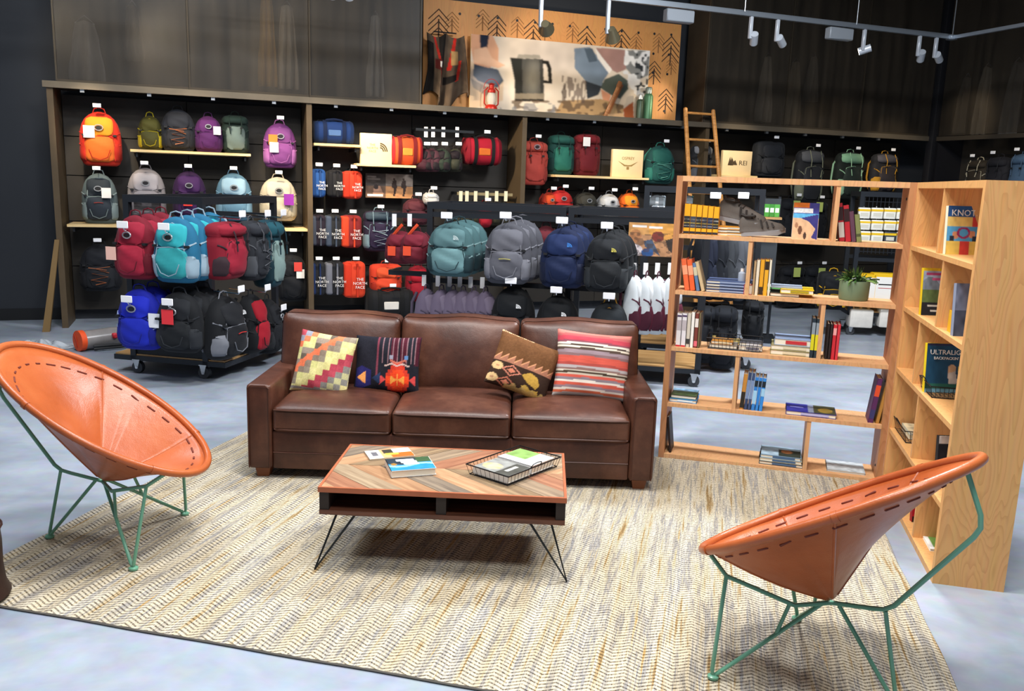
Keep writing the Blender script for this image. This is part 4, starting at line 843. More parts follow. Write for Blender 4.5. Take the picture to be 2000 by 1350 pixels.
for q in ((622, 330, 386, 30, '#2858a0', '#1f4682', 'upright blue duffel, top row by the second upright'), (656, 332, 386, 30, '#26262a', '#1c1c20', 'upright black duffel between the blue and orange ones'), (690, 334, 389, 38, '#e8452a', '#d93a22', 'upright bright orange duffel in the top row'),
          (623, 420, 482, 30, '#2a2230', '#4a5060', 'upright dark plum duffel, middle row by the upright'), (653, 420, 484, 32, '#2a2c30', '#4a566a', 'upright charcoal duffel, middle of the middle row'), (688, 421, 485, 40, '#8d2a2c', '#e84a2a', 'upright dark red and orange duffel in the middle row'),
          (622, 512, 578, 30, '#26282e', '#1f3564', 'upright black and blue duffel, bottom row by the upright'), (655, 512, 578, 36, '#26272c', '#7d808c', 'upright black duffel with grey end in the bottom row'), (694, 512, 583, 42, '#e8482a', '#e03c22', 'upright orange duffel in the bottom row')):
    sack(*q)
# small trail photo board
def board(fr, xa, xb, ya, yb, v, label, paint, nx=70, ny=44, name='photo_board'):
    u0, z1 = fr.p(xa, ya, v); u1, z0 = fr.p(xb, yb, v); t = thing(name, label, 'picture', fr.w(u0, v, z0), fr.a); MB().box(0, u1-u0, .001, .02, 0, z1-z0).obj('board', mat('#3a322a', .6), t); picture('print', u1-u0, z1-z0, nx, ny, paint, t); return t
def trail(x, y):
    P = Paint(x, y, '#5f5650'); P.m(y > .5, '#c08a5c'); P.m((x > .42) & (y < .5), '#8d7f74'); P.rect(0, 0, .42, 1, '#4a423e', .8); P.rect(.03, .86, .36, .95, '#e8e2da'); P.poly([(.15, .85), (.18, .55), (.3, .5), (.38, .85)], '#b58a70'); P.ell(.22, .55, .05, .1, '#3c3230')
    for cx in (.60, .80): P.poly([(cx-.04, .3), (cx+.05, .25), (cx+.06, .55), (cx+.02, .92), (cx-.02, .92), (cx, .6), (cx-.05, .55)], '#3c2e28'); P.ell(cx, .22, .025, .06, '#4a3830')
    P.rect(.04, .1, .22, .16, '#8d857e').rect(.04, .2, .3, .25, '#7d756e'); return P.noise(12, .3, 2).c
board(WALL, 714, 806, 338, 388, .3, 'small photo board of two hikers on a trail below the logo block', trail)
# small patterned hip packs hanging near the red duffel
for k, (px, c, lab) in enumerate(((832, '#4a2530', 'maroon patterned hip pack, first of the row by the red duffel'), (846, '#52303a', 'maroon patterned hip pack, second of the row by the red duffel'), (866, '#2f3a30', 'dark olive hip pack, third of the row by the red duffel'), (893, '#3a3c30', 'dark green hip pack with red clip beside the crimson duffel'))):
    backpack(WALL, px, 290, 336, 26, .2, (c, '#241c22', c, '#2c2428'), lab, 'slim', d=.16, badge=None, yaw=(-50 if k < 3 else -20), cat='hip pack', group='small hip packs on pegs')
    u, z = WALL.p(px, 258, .1); tag(inframe(MB().box(-.022, .022, 0, .004, -.06, .06).obj('price_ticket', CARD), WALL, u, .1, z), f'white price ticket, {["first", "second", "third", "fourth"][k]} along the bar of hip packs', 'ticket', 'white price tickets')
t = thing('face_out_bar', 'dark horizontal bar carrying the hip packs', 'rail', WALL.w(WALL.p(812, 254, .1)[0], .1, WALL.p(812, 250, .1)[1]), WALL.a); MB().box(0, .72, -.01, .01, -.03, 0).obj('bar', BLKMET, t); [MB().box(x-.01, x+.01, 0, .42, -.03, 0).obj('arm', BLKMET, t) for x in (.05, .67)]
backpack(WALL, 742, 412, 492, 62, V1, ('#2c2238', '#33283f', '#2f2440', '#7f98a4'), 'dark plum pack with pale blue straps above the red totes', 'tall', cord='#9fb0bc', badge=None, lidc='#3f4f5c')
backpack(WALL, 756, 517, 575, 62, V1, ('#e0452a', '#ee5a32', '#e44c2c', '#b33220'), 'bright orange pack beside the bottom row of duffels', 'boxy', badge=None)
duffel(WALL, 765, 566, 625, 90, .2, ('#1a1b1f', '#16171a', '#101114', '#ece8e2'), 'black duffel with white label low on the wall behind the sofa', hk=True)
backpack(WALL, 815, 388, 440, 50, V1, ('#5a2a34', '#6b343c', '#602e38', '#4a2028'), 'maroon pack hanging behind the end of the centre rack', badge=None)
backpack(WALL, 845, 376, 400, 30, .1, ('#e8e6e2', '#f2f0ec', '#e4e0da', '#cfcac4'), 'white cap hanging above the corner of the centre rack', 'slim', badge=None, cat='cap', d=.14)
backpack(WALL, 820, 520, 590, 50, V1, ('#8d1426', '#b3182c', '#a0162a', '#6b1020'), 'crimson pack glimpsed below the red totes', badge=None)
backpack(WALL, 950, 398, 445, 30, .2, ('#b31e30', '#d0283a', '#c02234', '#8d1624'), 'red hanging pouch seen through the centre rack', 'slim', badge=None)
# ticket row above the centre rack
bar = thing('face_out_bar', 'pale horizontal bar with white tickets above the centre rack', 'rail', WALL.w(WALL.p(893, 374, .1)[0], .1, WALL.p(893, 375, .1)[1]), WALL.a); MB().box(0, .72, -.01, .01, -.035, 0).obj('bar', mat('#8d7f5c', .5), bar); [MB().box(x-.01, x+.01, 0, .42, -.035, 0).obj('arm', BLKMET, bar) for x in (.05, .67)]
for k, px in enumerate((900, 912, 929, 951, 970, 988)):
    u, z = WALL.p(px, 383, .08); tag(inframe(MB().box(-.022, .022, 0, .004, -.065, .06).obj('price_ticket', mat('#efe2c0', .7)), WALL, u, .08, z), f'cream price ticket, {["first", "second", "third", "fourth", "fifth", "sixth"][k]} along the pale bar above the centre rack', 'ticket', 'white price tickets')
    backpack(WALL, px, 395, 440, 22, .2, ('#4a4638', '#3a382e', '#44402f', '#2c2a22'), f'olive pouch below the {["first", "second", "third", "fourth", "fifth", "sixth"][k]} cream ticket', 'slim', d=.14, badge=None, hk=False, cat='pouch', group='olive pouches on the bar')
# third bay
backpack(WALL, 1048, 275, 362, 56, V1, ('#c24a3e', '#d0584a', '#c94f44', '#9c3a32'), 'coral pack with round white badge beside the third upright', 'tall', badge='ring')
zo = shelf(WALL, 1085, 1268, 341, .02, .5, 'pale wooden shelf under the bird logo block')
backpack(WALL, 1102, 262, 341, 52, .3, ('#1f4a44', '#255a52', '#2f7a68', '#1a3c38'), 'teal green pack on the shelf of the bird logo block', 'tall', hk=False, rest=zo, badge=None)
backpack(WALL, 1153, 260, 343, 52, .3, ('#6b1a22', '#7d2028', '#742028', '#541419'), 'dark red pack with white tag beside the teal pack', 'tall', hk=False, rest=zo, badge=None, tagc=('#e8e4e0', -.35, .8))
blocksign(WALL, 1228, 291, 345, 60, .12, 'pale wooden block with bird logo', d_os, zo)
backpack(WALL, 1297, 284, 360, 56, V1, ('#1c4a48', '#246058', '#1f5550', '#2f7a6c'), 'dark teal patterned pack near the ladder', cord='#5f9a8c', badge=None)
for q in ((1078, 376, 425, 30, ('#d8442c', '#e8582c', '#dc4a2c', '#a8301f'), 'orange pack tucked behind the red one over the centre rack'), (1101, 372, 425, 48, ('#c8282a', '#d8342e', '#cc2c2a', '#8d1a1c'), 'bright red daypack over the centre rack'), (1151, 376, 430, 44, ('#3a3830', '#44423a', '#3c3a32', '#2c2a24'), 'dark olive daypack over the centre rack'), (1196, 379, 432, 42, ('#c9c8c6', '#e8e8e8', '#d8d8d6', '#9a9a9a'), 'white daypack over the centre rack'), (1236, 377, 432, 38, ('#e0641c', '#f49a28', '#ea7a20', '#b84a14'), 'orange daypack with yellow panel over the centre rack')):
    backpack(WALL, *q[:4], V1, q[4], q[5])
# fourth bay behind the bookcase
backpack(WALL, 1378, 283, 362, 40, V1, ('#2a2c30', '#8d8f94', '#34373c', '#5f6268'), 'grey and black pack seen through the ladder', 'tall', badge=None)
zr = shelf(WALL, 1408, 1480, 341, .02, .5, 'pale wooden shelf under the mountain letters block')
blocksign(WALL, 1442, 293, 341, 57, .12, 'pale wooden block with mountain mark and letters', d_rei, zr)
backpack(WALL, 1511, 276, 345, 56, V1, ('#26282c', '#2c2e33', '#2f3136', '#1f2024'), 'flat dark grey pack right of the mountain letters block', 'boxy', badge=None)
for q in ((1592, 292, 400, 60, ('#202226', '#55575c', '#2a2d32', '#7c806c'), 'black and grey trekking pack hung high behind the bookcase'), (1670, 297, 390, 60, ('#1f2622', '#8fc09a', '#2f3a34', '#a9d8b0'), 'black trekking pack with mint green edging'), (1738, 300, 380, 56, ('#26262a', '#57555c', '#3a3438', '#c8922c'), 'dark trekking pack with mustard straps near the corner')):
    backpack(WALL, *q[:4], V1, q[4], q[5], 'tall', badge=None, yaw=12)
for k, (px, y0, y1) in enumerate(((1555, 388, 480), (1600, 392, 480), (1556, 520, 600), (1604, 520, 605))):
    backpack(WALL, px, y0, y1, 50, V1, ('#15171c', '#1b1e24', '#1a1c22', '#101216'), ['black pack with lime tag, upper left behind the standing book', 'black pack with lime tag, upper right behind the standing book', 'black pack with lime tag, lower left behind the flat yellow book', 'black pack with lime tag, lower right behind the flat yellow book'][k], 'tall', badge=None, tagc=('#b5c46a', -.1, .86))
for px, y0, y1, c, lab in ((1905, 312, 380, '#3a3228', 'brown pack with cream strap on the right hand wall'), (1945, 306, 385, '#24242a', 'black pack in the middle of the right hand wall'), (1992, 300, 385, '#4a6480', 'denim blue pack at the right picture edge')):
    backpack(WR, px, y0, y1, 44, .2, (c, c, c, '#c9bfa4' if px == 1905 else c), lab, 'tall', badge=None)

# ------------------------------------------------------------------ ladder leaning on the ledge
lu, lz = WALL.p(1352, 380, -.35)
ld = thing('wooden_ladder', 'honey coloured wooden ladder leaning on the display ledge', 'ladder')
LW = nodemat(f_grain('#e0a058', '#b87838')); tops = []
def lpt(side, f):
    ut = (WALL.p(1338, 215, -.08)[0], WALL.p(1392, 218, -.08)[0])[side]; q = WALL.w(ut-.06*(1-f)*(1 if side == 0 else -1), -.08-.75*(1-f), 2.74*f); return Vector(q)
for s in (0, 1):
    MB().tube([lpt(s, f) for f in (0, .5, .985)], .028, 8).obj('rail', LW, ld); MB().lathe([(.028, 0), (.026, .02), (.012, .032), (0, .034)], 10).obj('rail_cap', LW, ld, lpt(s, .985))
for k in range(8):
    f = .972-k*.124; MB().tube([lpt(0, f), lpt(1, f)], .016, 8).obj('rung', LW, ld)

# ================================================================== ROLLING RACKS
WHEEL = mat('#3a3d42', .5); GALV = mat('#c4c8cc', .28, .9)
def caster(parent, x, y, r=.05):
    c = MB().tube([(x, y-.02, r), (x, y+.02, r)], r, 16).obj('caster_wheel', WHEEL, parent); MB().box(x-.035, x+.035, y-.035, y+.035, r*2+.012, r*2+.02).obj('caster_plate', GALV, c)
    for s in (-1, 1): MB().add([(x-.03, y+s*.026, r*2+.015), (x+.03, y+s*.026, r*2+.015), (x+.012, y+s*.026, r*.8), (x-.012, y+s*.026, r*.8), (x-.03, y+s*.03, r*2+.015), (x+.03, y+s*.03, r*2+.015), (x+.012, y+s*.03, r*.8), (x-.012, y+s*.03, r*.8)], [(0, 1, 2, 3), (4, 5, 6, 7), (0, 4, 5, 1), (1, 5, 6, 2), (2, 6, 7, 3), (3, 7, 4, 0)]).obj('caster_fork', GALV, c)
    MB().tube([(x, y-.034, r), (x, y+.034, r)], .012, 8).obj('axle', CHROME, c)
RKM = mat('#2b2f35', .42, .4); DECK = nodemat(f_grain('#c9a06a', '#a87c48'))
def rack(label, fr, u0, u1, v0, v1, top, bars=(), deck=.16, dover=.0, mid=True, grp='rolling merchandise racks', front=True, casters=True, dvo=0):
    t = thing('merchandise_rack', label, 'rack', fr.w(u0, 0, 0), fr.a, grp); W = u1-u0; p = .05
    for x in (0, W-p):
        for y in (v0, v1-p): MB().box(x, x+p, y, y+p, deck-.05, top).obj('post', RKM, t)
    for y in (v0, v1-p): MB().box(p, W-p, y, y+p, top-.06, top).obj('top_beam', RKM, t)
    for x in (0, W-p): MB().box(x, x+p, v0+p, v1-p, top-.06, top).obj('side_beam', RKM, t)
    for z in bars: MB().box(p, W-p, v0+.005, v0+.035, z-.045, z).obj('cross_bar', RKM, t)
    for z in bars[:1]: MB().box(p, W-p, v1-.035, v1-.005, z-.045, z).obj('cross_bar', RKM, t)
    MB().box(-dover, W+dover, v0-dvo, v1+dvo, deck-.055, deck-.012).obj('deck_frame', RKM, t); MB().box(-dover+.01, W+dover-.01, v0-dvo+.01, v1+dvo-.01, deck-.012, deck).obj('deck_board', DECK, t)
    if casters:
        for x in (.05, W-.05):
            for y in (v0+.03, v1-.05): caster(t, x, y)
    return t
def arm_hook(fr, u, z, v0, v1, label):
    t = thing('waterfall_arm', label, 'hook', fr.w(u, v1, z), fr.a, 'rack arms with price cards')
    MB().tube([(0, 0, 0), (0, v0-v1, -.015), (0, v0-v1-.015, .01)], .006, 6).obj('arm', CHROME, t); MB().rbox(-.05, .05, v0-v1-.028, v0-v1-.02, -.0, .055, .004, 1).obj('price_card', CARD, t)
# ---- left cart
cu0, cu1 = CART.p(250, 600)[0], CART.p(402, 600)[0]; ctop = CART.p(320, 383)[1]
rack('black rolling rack with wooden deck and hanging backpacks, left of the sofa', CART, cu0, cu1, 0, 1.25, ctop, bars=(ctop-.16, ctop-.75), dover=.16, deck=.165)
MB().box(cu0+.05, cu1-.05, .02, .035, .12, ctop-.25).obj('end_panel', mat('#1d2024', .6), bpy.data.objects['merchandise_rack'], Vector((-cu0, 0, 0)))
def slots(x, y):
    P = Paint(x, y, '#8d8882'); P.m((y*6 % 1) > .6, '#5a5652'); P.rect(.3, .2, .7, .5, '#b8b2ac'); return P.noise(10, .3).c
board(CART, 261, 312, 392, 413, .06, 'small grey photo card on the end of the left rack', slots, 24, 14, 'photo_card')
def rackpack(*a, arm=None, fr=None, **k):
    t = backpack(*a, hk=False, **k); f = a[0]; u, v, z = None, None, None
    loc = Vector(t.location); q = np.array(loc)-f.o; uu = float(f.t@q); vv = float(f.n@q); h = max(c[2] for c in t.children[0].bound_box)
    arm_hook(f, uu, loc.z+h+.04, vv-.14, k.get('armv', 0) if 0 else max(.0, vv+.2), ' '.join(('arm and price card of the '+a[7]).split()[:16])); return t
g1 = 'packs on the left rack'
rackpack(CART, 250, 421, 546, 76, -.27, ('#7f1a2c', '#a3223a', '#b02740', '#6b1626'), 'crimson daypack with silver ring badge on the left rack', d=.18, extra=2, dx=.12, group=g1, tagc=('#f0c0b0', -.95, .4))
rackpack(CART, 330, 424, 553, 86, -.27, ('#256f94', '#35b5c0', '#36a8ae', '#9fb8c8'), 'turquoise daypack with ring badge, front of the left rack', d=.18, extra=3, dx=.11, group=g1, strapc='#a9c0cc')
rackpack(CART, 258, 567, 684, 82, -.27, ('#1a26a8', '#2433d0', '#2030c0', '#1a2490'), 'royal blue daypack, lower tier of the left rack', d=.18, extra=1, dx=.13, group=g1, tagc=('#eceef2', .95, .52), strapc='#9fb0e0')
rackpack(CART, 337, 573, 690, 86, -.27, ('#181a1e', '#22252a', '#1d2024', '#2c2f34'), 'black daypack with red and white tag, lower tier of the left rack', d=.18, extra=2, dx=.12, group=g1, tagc=[('#e0343c', -.1, .62)])
CS = Fr(CART.w(cu1+.02, 0, 0)[0], CART.w(cu1+.02, 0, 0)[1], 78)
rackpack(CS, 464, 434, 546, 54, -.16, ('#8a1a2c', '#9c2034', '#a32238', '#3a2a30'), 'deep red trekking pack on the right flank of the left rack', style='tall', d=.24, badge=None, group=g1)
rackpack(CS, 514, 432, 548, 34, -.16, ('#2a2d33', '#33363d', '#2e3137', '#55585e'), 'charcoal trekking pack on the right flank of the left rack', style='tall', d=.24, badge=None, group=g1, cord='#5c5f66')
rackpack(CS, 545, 430, 562, 30, -.16, ('#173f4c', '#1f5562', '#8fa8a4', '#16343f'), 'dark teal trekking pack with pale base, far end of the left rack', style='tall', d=.24, badge=None, group=g1)
rackpack(CS, 462, 580, 700, 56, -.16, ('#15171b', '#1d1f24', '#191b20', '#7d8088'), 'black daypack with red slanted zip, lower right flank of the left rack', d=.24, badge='dome', group=g1, stripes='#d8302c')
rackpack(CS, 514, 576, 690, 32, -.16, ('#1c1e22', '#a8182a', '#a8182a', '#15171a'), 'red and black daypack low on the left rack flank', d=.24, badge=None, group=g1)
rackpack(CS, 545, 585, 690, 26, -.16, ('#17191d', '#1f2126', '#1b1d22', '#2a2c30'), 'black daypack at the far end of the left rack, lower tier', d=.24, group=g1)
# ---- two centre racks behind the sofa
rack('black rolling rack behind the sofa holding teal and grey packs', RK, -2.35, -1.10, 0, .7, 1.505, bars=(1.42, .83), deck=.17)
rack('black rolling rack behind the sofa holding navy and black packs', RK, -1.08, .13, 0, .7, 1.505, bars=(1.42, .83), deck=.17)
g2 = 'packs on the centre racks'
rackpack(RK, 876, 436, 541, 92, -.25, ('#44666a', '#5c8084', '#6f969a', '#243c42'), 'teal grey school pack with dome logo on the centre rack', d=.2, extra=2, dx=.13, badge='dome', logo='#c4d4d4', group=g2, strapc='#7f9ea0')
rackpack(RK, 990, 436, 556, 92, -.25, ('#4f5058', '#6a6b74', '#65666f', '#82838c'), 'mid grey school pack on the centre rack', d=.2, extra=2, dx=.13, badge=None, group=g2, stripes='#b5ac62')
rackpack(RK, 1099, 446, 564, 90, -.25, ('#111f42', '#1a2c58', '#162448', '#0e1834'), 'navy blue school pack with blue dome logo on the centre rack', d=.2, extra=2, dx=.13, badge='dome', logo='#3f86d8', group=g2)
rackpack(RK, 1186, 456, 573, 88, -.25, ('#15181c', '#1c1f24', '#1e2125', '#2c3034'), 'black school pack with yellow dome logo on the centre rack', d=.2, extra=2, dx=.13, badge='dome', logo='#d8cc62', group=g2)
backpack(RK, 1064, 442, 540, 60, .75, ('#5c1c26', '#6d242e', '#642028', '#481620'), 'dark crimson pack glimpsed between the grey and navy packs', badge=None, hk=False, group=g2); 
def camp2(x, y):
    P = Paint(x, y, '#b98a64'); P.m(y < .35, '#c9965c'); P.ell(.72, .2, .3, .3, '#d89a48', .8); P.rect(.08, .07, .38, .15, '#f2ece6').rect(.42, .09, .7, .17, '#efe8e2'); P.ell(.15, .85, .17, .2, '#d8cdd0'); P.ell(.42, .9, .13, .14, '#35588d'); P.poly([(.33, .55), (.5, .48), (.6, .75), (.7, 1), (.5, .8), (.36, .72)], '#4a5a70'); P.ell(.62, .4, .13, .16, '#7d3c34'); P.poly([(.78, .5), (1, .4), (1, .95), (.86, .8)], '#3a3430'); P.ell(.15, .4, .12, .2, '#a8704a', .8); P.m((vnoise(x, y, 14, 4) > .62) & (y > .3), '#4a3a34', .6); return P.noise(12, .25).c
board(RK, 1229, 1318, 434, 503, -.03, 'small photo board of campers on the end of the centre rack', camp2, 60, 46)
ords = ['first', 'second', 'third', 'fourth', 'fifth', 'sixth']
for k, px in enumerate((824, 853, 876, 896, 917, 940)):
    backpack(RK, px+4, 566+k, 668, 19, -.15, ('#6a5f74', '#776c80', '#6f6478', '#4f4658'), f'mauve pack hung sideways, {ords[k]} from the left behind the sofa', 'slim', d=.17, badge=None, yaw=68, hk=False, group='mauve packs hung sideways')
    u, z = RK.p(px-4+ (6 if k else 8), 548+k*.9, -.06); tag(inframe(MB().box(-.02, .02, 0, .003, -.05, .05).obj('price_ticket', CARD), RK, u, -.06, z), f'white price ticket over the {ords[k]} mauve pack', 'ticket', 'white price tickets')
for k, px in enumerate((1237, 1260, 1283, 1308)):
    backpack(RK, px+3, 540+k, 656, 16, -.15, ('#d3dade', '#e4e9ec', '#5a1c30', '#4a1a2c'), f'white and maroon pack hung sideways, {ords[k]} of four beside the bookcase', 'slim', d=.17, badge=None, yaw=68, hk=False, group='white and maroon packs hung sideways')
    u, z = RK.p(px+1, 525, -.06); tag(inframe(MB().box(-.02, .02, 0, .003, -.05, .05).obj('price_ticket', CARD), RK, u, -.06, z), f'white price ticket over the {ords[k]} white and maroon pack', 'ticket', 'white price tickets')
for px, y0, y1, w, lab, lg in ((1000, 562, 690, 88, 'black pack with white dome logo, behind the middle of the sofa back', '#e8e8e8'), (1088, 580, 700, 88, 'black pack with white dome logo, behind the right half of the sofa', '#e8e8e8')):
    rackpack(RK, px, y0, y1, w, -.2, ('#0f1114', '#14171b', '#121418', '#0c0d10'), lab, d=.2, badge='dome', logo=lg, group=g2)
rackpack(RK, 1190, 592, 705, 82, -.2, ('#1e2226', '#23282d', '#22262a', '#c8902c'), 'black pack with mustard piping behind the sofa right end', d=.2, badge=None, stripes='#c8902c', group=g2)
# red totes on a side arm
t = thing('side_arm_bar', 'dark bar carrying the two red totes at the end of the centre rack', 'rail', RK.w(-2.35, 0, 1.40), RK.a); MB().box(-.36, 0, .0, .03, -.045, 0).obj('bar', RKM, t); MB().box(-.36, -.33, .03, .3, -.045, 0).obj('return_bar', RKM, t)
t = thing('side_arm_bar', 'lower dark bar at the left end of the centre rack', 'rail', RK.w(-2.35, 0, .88), RK.a); MB().box(-.36, 0, .0, .03, -.045, 0).obj('bar', RKM, t); MB().box(-.36, -.33, .03, .3, -.045, 0).obj('return_bar', RKM, t)
for px, lab in ((776, 'crimson tote with orange tabs, left one beside the centre rack'), (806, 'crimson tote with orange tabs, right one beside the centre rack')):
    tt = backpack(RK, px, 452, 517, 58, -.02 if px < 800 else -.12, ('#6b1a2a', '#7d2032', '#74202e', '#581422'), lab, 'slim', d=.2, badge=None, hk=False, cat='tote', group='crimson totes', tagc=('#e8502c', -.25, .42))
    w = abs(RK.p(px+29, 480)[0]-RK.p(px-29, 480)[0]); h = max(c[2] for c in tt.children[0].bound_box); MB().tube([(-w*.2, -.05, h*.85), (-w*.05, -.06, h*1.02), (w*.1, -.04, h*1.2)], .014, 5).obj('carry_strap', FAB('#e8502c'), tt)
    u, z = RK.p(px-6, 430, -.1); tag(inframe(MB().box(-.02, .02, 0, .003, -.055, .055).obj('price_ticket', CARD), RK, u, -.1, z), f'white price ticket over the {"left" if px < 800 else "right"} crimson tote', 'ticket', 'white price tickets')
# ---- rack C behind the bookcase
cC0, cC1 = RKC.p(1256, 420)[0], RKC.p(1492, 420)[0]; ct = RKC.p(1380, 366)[1]
rack('tall black rack with dark bags behind the bookcase', RKC, cC0, cC1, 0, .6, ct, bars=(ct-.2, ct-.55, .62), deck=.2)
for k, (px, c, y1) in enumerate(((1372, '#1f2229', 585), (1392, '#22283a', 588), (1414, '#20242c', 588), (1434, '#3c4046', 590), (1453, '#565a62', 590))):
    backpack(RKC, px, 455, y1, 20, -.1, (c, c, c, c), f'dark sling pack hung sideways, {ords[k]} from the left behind the second bookshelf', 'slim', d=.16, badge=None, yaw=60, hk=False, group='dark sling packs behind the bookcase')
for px, y1, lab in ((1378, 712, 'black duffel pack hanging low behind the bookcase, left one'), (1418, 724, 'black duffel pack hanging low behind the bookcase, right one')):
    backpack(RKC, px, 600, y1, 56, -.15, ('#13161c', '#1a1e26', '#171a21', '#0f1115'), lab, 'tall', d=.24, badge=None, hk=False, tagc=('#b8a05a', .9, .45), group='black packs behind the bookcase')
backpack(RKC, 1475, 590, 665, 44, -.05, ('#101318', '#15181e', '#13161b', '#0c0e12'), 'black pack with dangling straps behind the third bookshelf', 'tall', d=.2, badge=None, hk=False, group='black packs behind the bookcase')
for px in (1398, 1453):
    u, z = RKC.p(px, 382, -.06); tag(inframe(MB().rbox(-.05, .05, 0, .008, -.03, .03, .004, 1).obj('price_card', CARD), RKC, u, -.02, z), f'white price card on the rack above the hiking shoes, {"left" if px < 1400 else "right"} one', 'card', 'price cards on the far rack')
for px, y0, y1, w, c, lab in ((1284, 384, 402, 32, '#c4d2dc', 'pale blue rolled bag on the tall rack'), (1286, 398, 412, 26, '#eef0f2', 'white rolled bag on the tall rack'), (1344, 385, 400, 20, '#2aa0a8', 'turquoise rolled bag above the yellow guidebooks')):
    duffel(RKC, px, y0, y1+4, w, .1, (c, c, '#8d949a', '#f4f4f4'), lab, d=.12)
# ---- slim stand with green cartons
ST = Fr(*WALL.w(8.2, -2.6, 0)[:2], -11); s0, sz = ST.p(1492, 420); s1, _ = ST.p(1528, 420)
st = thing('carton_stand', 'slim black stand with small wooden shelves of cartons behind the hiking shoes', 'stand', ST.w(s0, 0, 0), ST.a); W = s1-s0
for x in (0, W-.03): MB().box(x, x+.03, .25, .28, 0, ST.p(1500, 384)[1]).obj('post', RKM, st)
for y in (424, 585): z = ST.p(1500, y)[1]; MB().box(.0, W, 0, .28, z-.025, z).obj('shelf_board', DECK, st)
MB().box(-.05, W+.05, -.05, .35, 0, .05).obj('base', RKM, st)
MB().box(0, W, .24, .25, ST.p(1500, 470)[1]-.5, ST.p(1500, 388)[1]).obj('back_sheet', mat('#3a3f44', .6), st)
for k, (px, c) in enumerate(((1498, '#4a9a3a'), (1508, '#3f8a36'), (1518, '#57a848'))):
    u, _ = ST.p(px, 420); z = ST.p(1500, 424)[1]; t = thing('small_carton', f'small green carton, {ords[k]} on the slim stand', 'box', ST.w(u, .1, z), ST.a, 'green cartons'); MB().rbox(-.028, .028, -.05, .05, 0, .14, .004, 1).obj('carton', mat(c, .5), t); MB().box(-.02, .02, -.0515, -.05, .05, .1).obj('label_print', mat('#e8f0e0', .6), t)
for k, (px, c) in enumerate(((1500, '#e8ecee'), (1512, '#9fb0b8'), (1520, '#f2f4f4'))):
    u, _ = ST.p(px, 580); z = ST.p(1500, 585)[1]; t = thing('small_carton', f'small pale carton, {ords[k]} on the lower stand shelf', 'box', ST.w(u, .1, z), ST.a, 'pale cartons'); MB().rbox(-.026, .026, -.05, .05, 0, .17, .004, 1).obj('carton', mat(c, .5), t); MB().box(-.026, .026, -.0515, -.05, .1, .14).obj('label_print', mat('#57a848', .6), t)
# ---- grid rack with packets, right
d0, d1 = RKD.p(1676, 430)[0], RKD.p(1800, 430)[0]; dt = RKD.p(1720, 375)[1]
gr = rack('black grid rack of white and yellow packets behind the bookcase', RKD, d0, d1, 0, .5, dt, bars=(.95,), deck=.3)
for k in range(14): MB().tube([(.06+k*(d1-d0-.12)/13, .02, 1.0), (.06+k*(d1-d0-.12)/13, .02, dt-.05)], .005, 5).obj('grid_wire', RKM, gr)
for k in range(8): MB().tube([(.05, .026, 1.02+k*.085), (d1-d0-.05, .026, 1.02+k*.085)], .005, 5).obj('grid_wire', RKM, gr)
n = 0
for r, (ya, yb) in enumerate(((404, 427), (428, 449), (450, 474))):
    for c, px in enumerate((1690, 1715, 1740, 1765)):
        u, z1 = RKD.p(px, ya+c*.5, -.05); _, z0 = RKD.p(px, yb+c*.5, -.05)
        t = thing('supply_packet', f'{["white and yellow", "white", "yellow topped", "pale"][c]} packet, {["top", "middle", "bottom"][r]} row of the grid rack', 'packet', RKD.w(u, -.02, z0), RKD.a, 'packets on the grid rack')
        MB().rbox(-.065, .065, -.03, .03, 0, z1-z0-.01, .008, 2).obj('pouch', mat('#f3f1e6' if not (r == 2 and c == 2) else '#3a4048', .5), t); MB().box(-.066, .066, -.0312, .0312, (z1-z0)*.62, (z1-z0)*.8).obj('yellow_band', mat('#f2c41c', .5), t); MB().box(-.045, .045, -.0315, -.03, (z1-z0)*.2, (z1-z0)*.5).obj('label_print', mat('#d8d4c4', .6), t); MB().tube([(0, .03, (z1-z0)), (0, .045, z1-z0)], .005, 5).obj('hang_tab', WHITE, t)
for k, (xa, xb) in enumerate(((1650, 1706), (1708, 1760))):
    u0, z1 = RKD.p(xa, 534, -.05); u1, z0 = RKD.p(xb, 592, -.05); t = thing('kit_box', f'{"left" if k == 0 else "right"} large white kit box with yellow border on the grid rack', 'box', RKD.w(u0, -.05, z0), RKD.a, 'white kit boxes')
    MB().rbox(0, u1-u0, 0, .2, 0, z1-z0, .006, 1).obj('carton', mat('#f6c51a', .5), t); MB().box(.03, u1-u0, -.0015, 0, .03, z1-z0-.04).obj('white_front', mat('#f6f5f0', .55), t); MB().box(.06, u1-u0-.06, -.003, -.0015, (z1-z0)*.6, (z1-z0)*.64).obj('printed_line', BLACK, t); MB().box(.06, u1-u0-.1, -.003, -.0015, (z1-z0)*.48, (z1-z0)*.50).obj('printed_line', mat('#c03030'), t)
    u0, z1 = RKD.p(xa+12, 604, -.05); u1, z0 = RKD.p(xb-2, 642, -.05); t = thing('shrink_pack', f'{"left" if k == 0 else "right"} plastic wrapped pack of white bottles below the kit boxes', 'packet', RKD.w(u0, -.05, z0), RKD.a, 'wrapped packs on the grid rack'); MB().rbox(0, u1-u0, 0, .2, 0, z1-z0, .02, 2).obj('wrap', mat('#e6e2da', .2, 0, .2, 14, spec=.6), t)
    for q in range(3): MB().lathe([(.02, 0), (.02, .02)], 10, (((q+.5)/3*(u1-u0)), .1)).obj('cap', mat('#d8a860', .4), t, (0, 0, z1-z0))
MB().box(-.2, d1-d0+.1, -.15, .1, .43, .46).obj('lower_deck', DECK, gr)
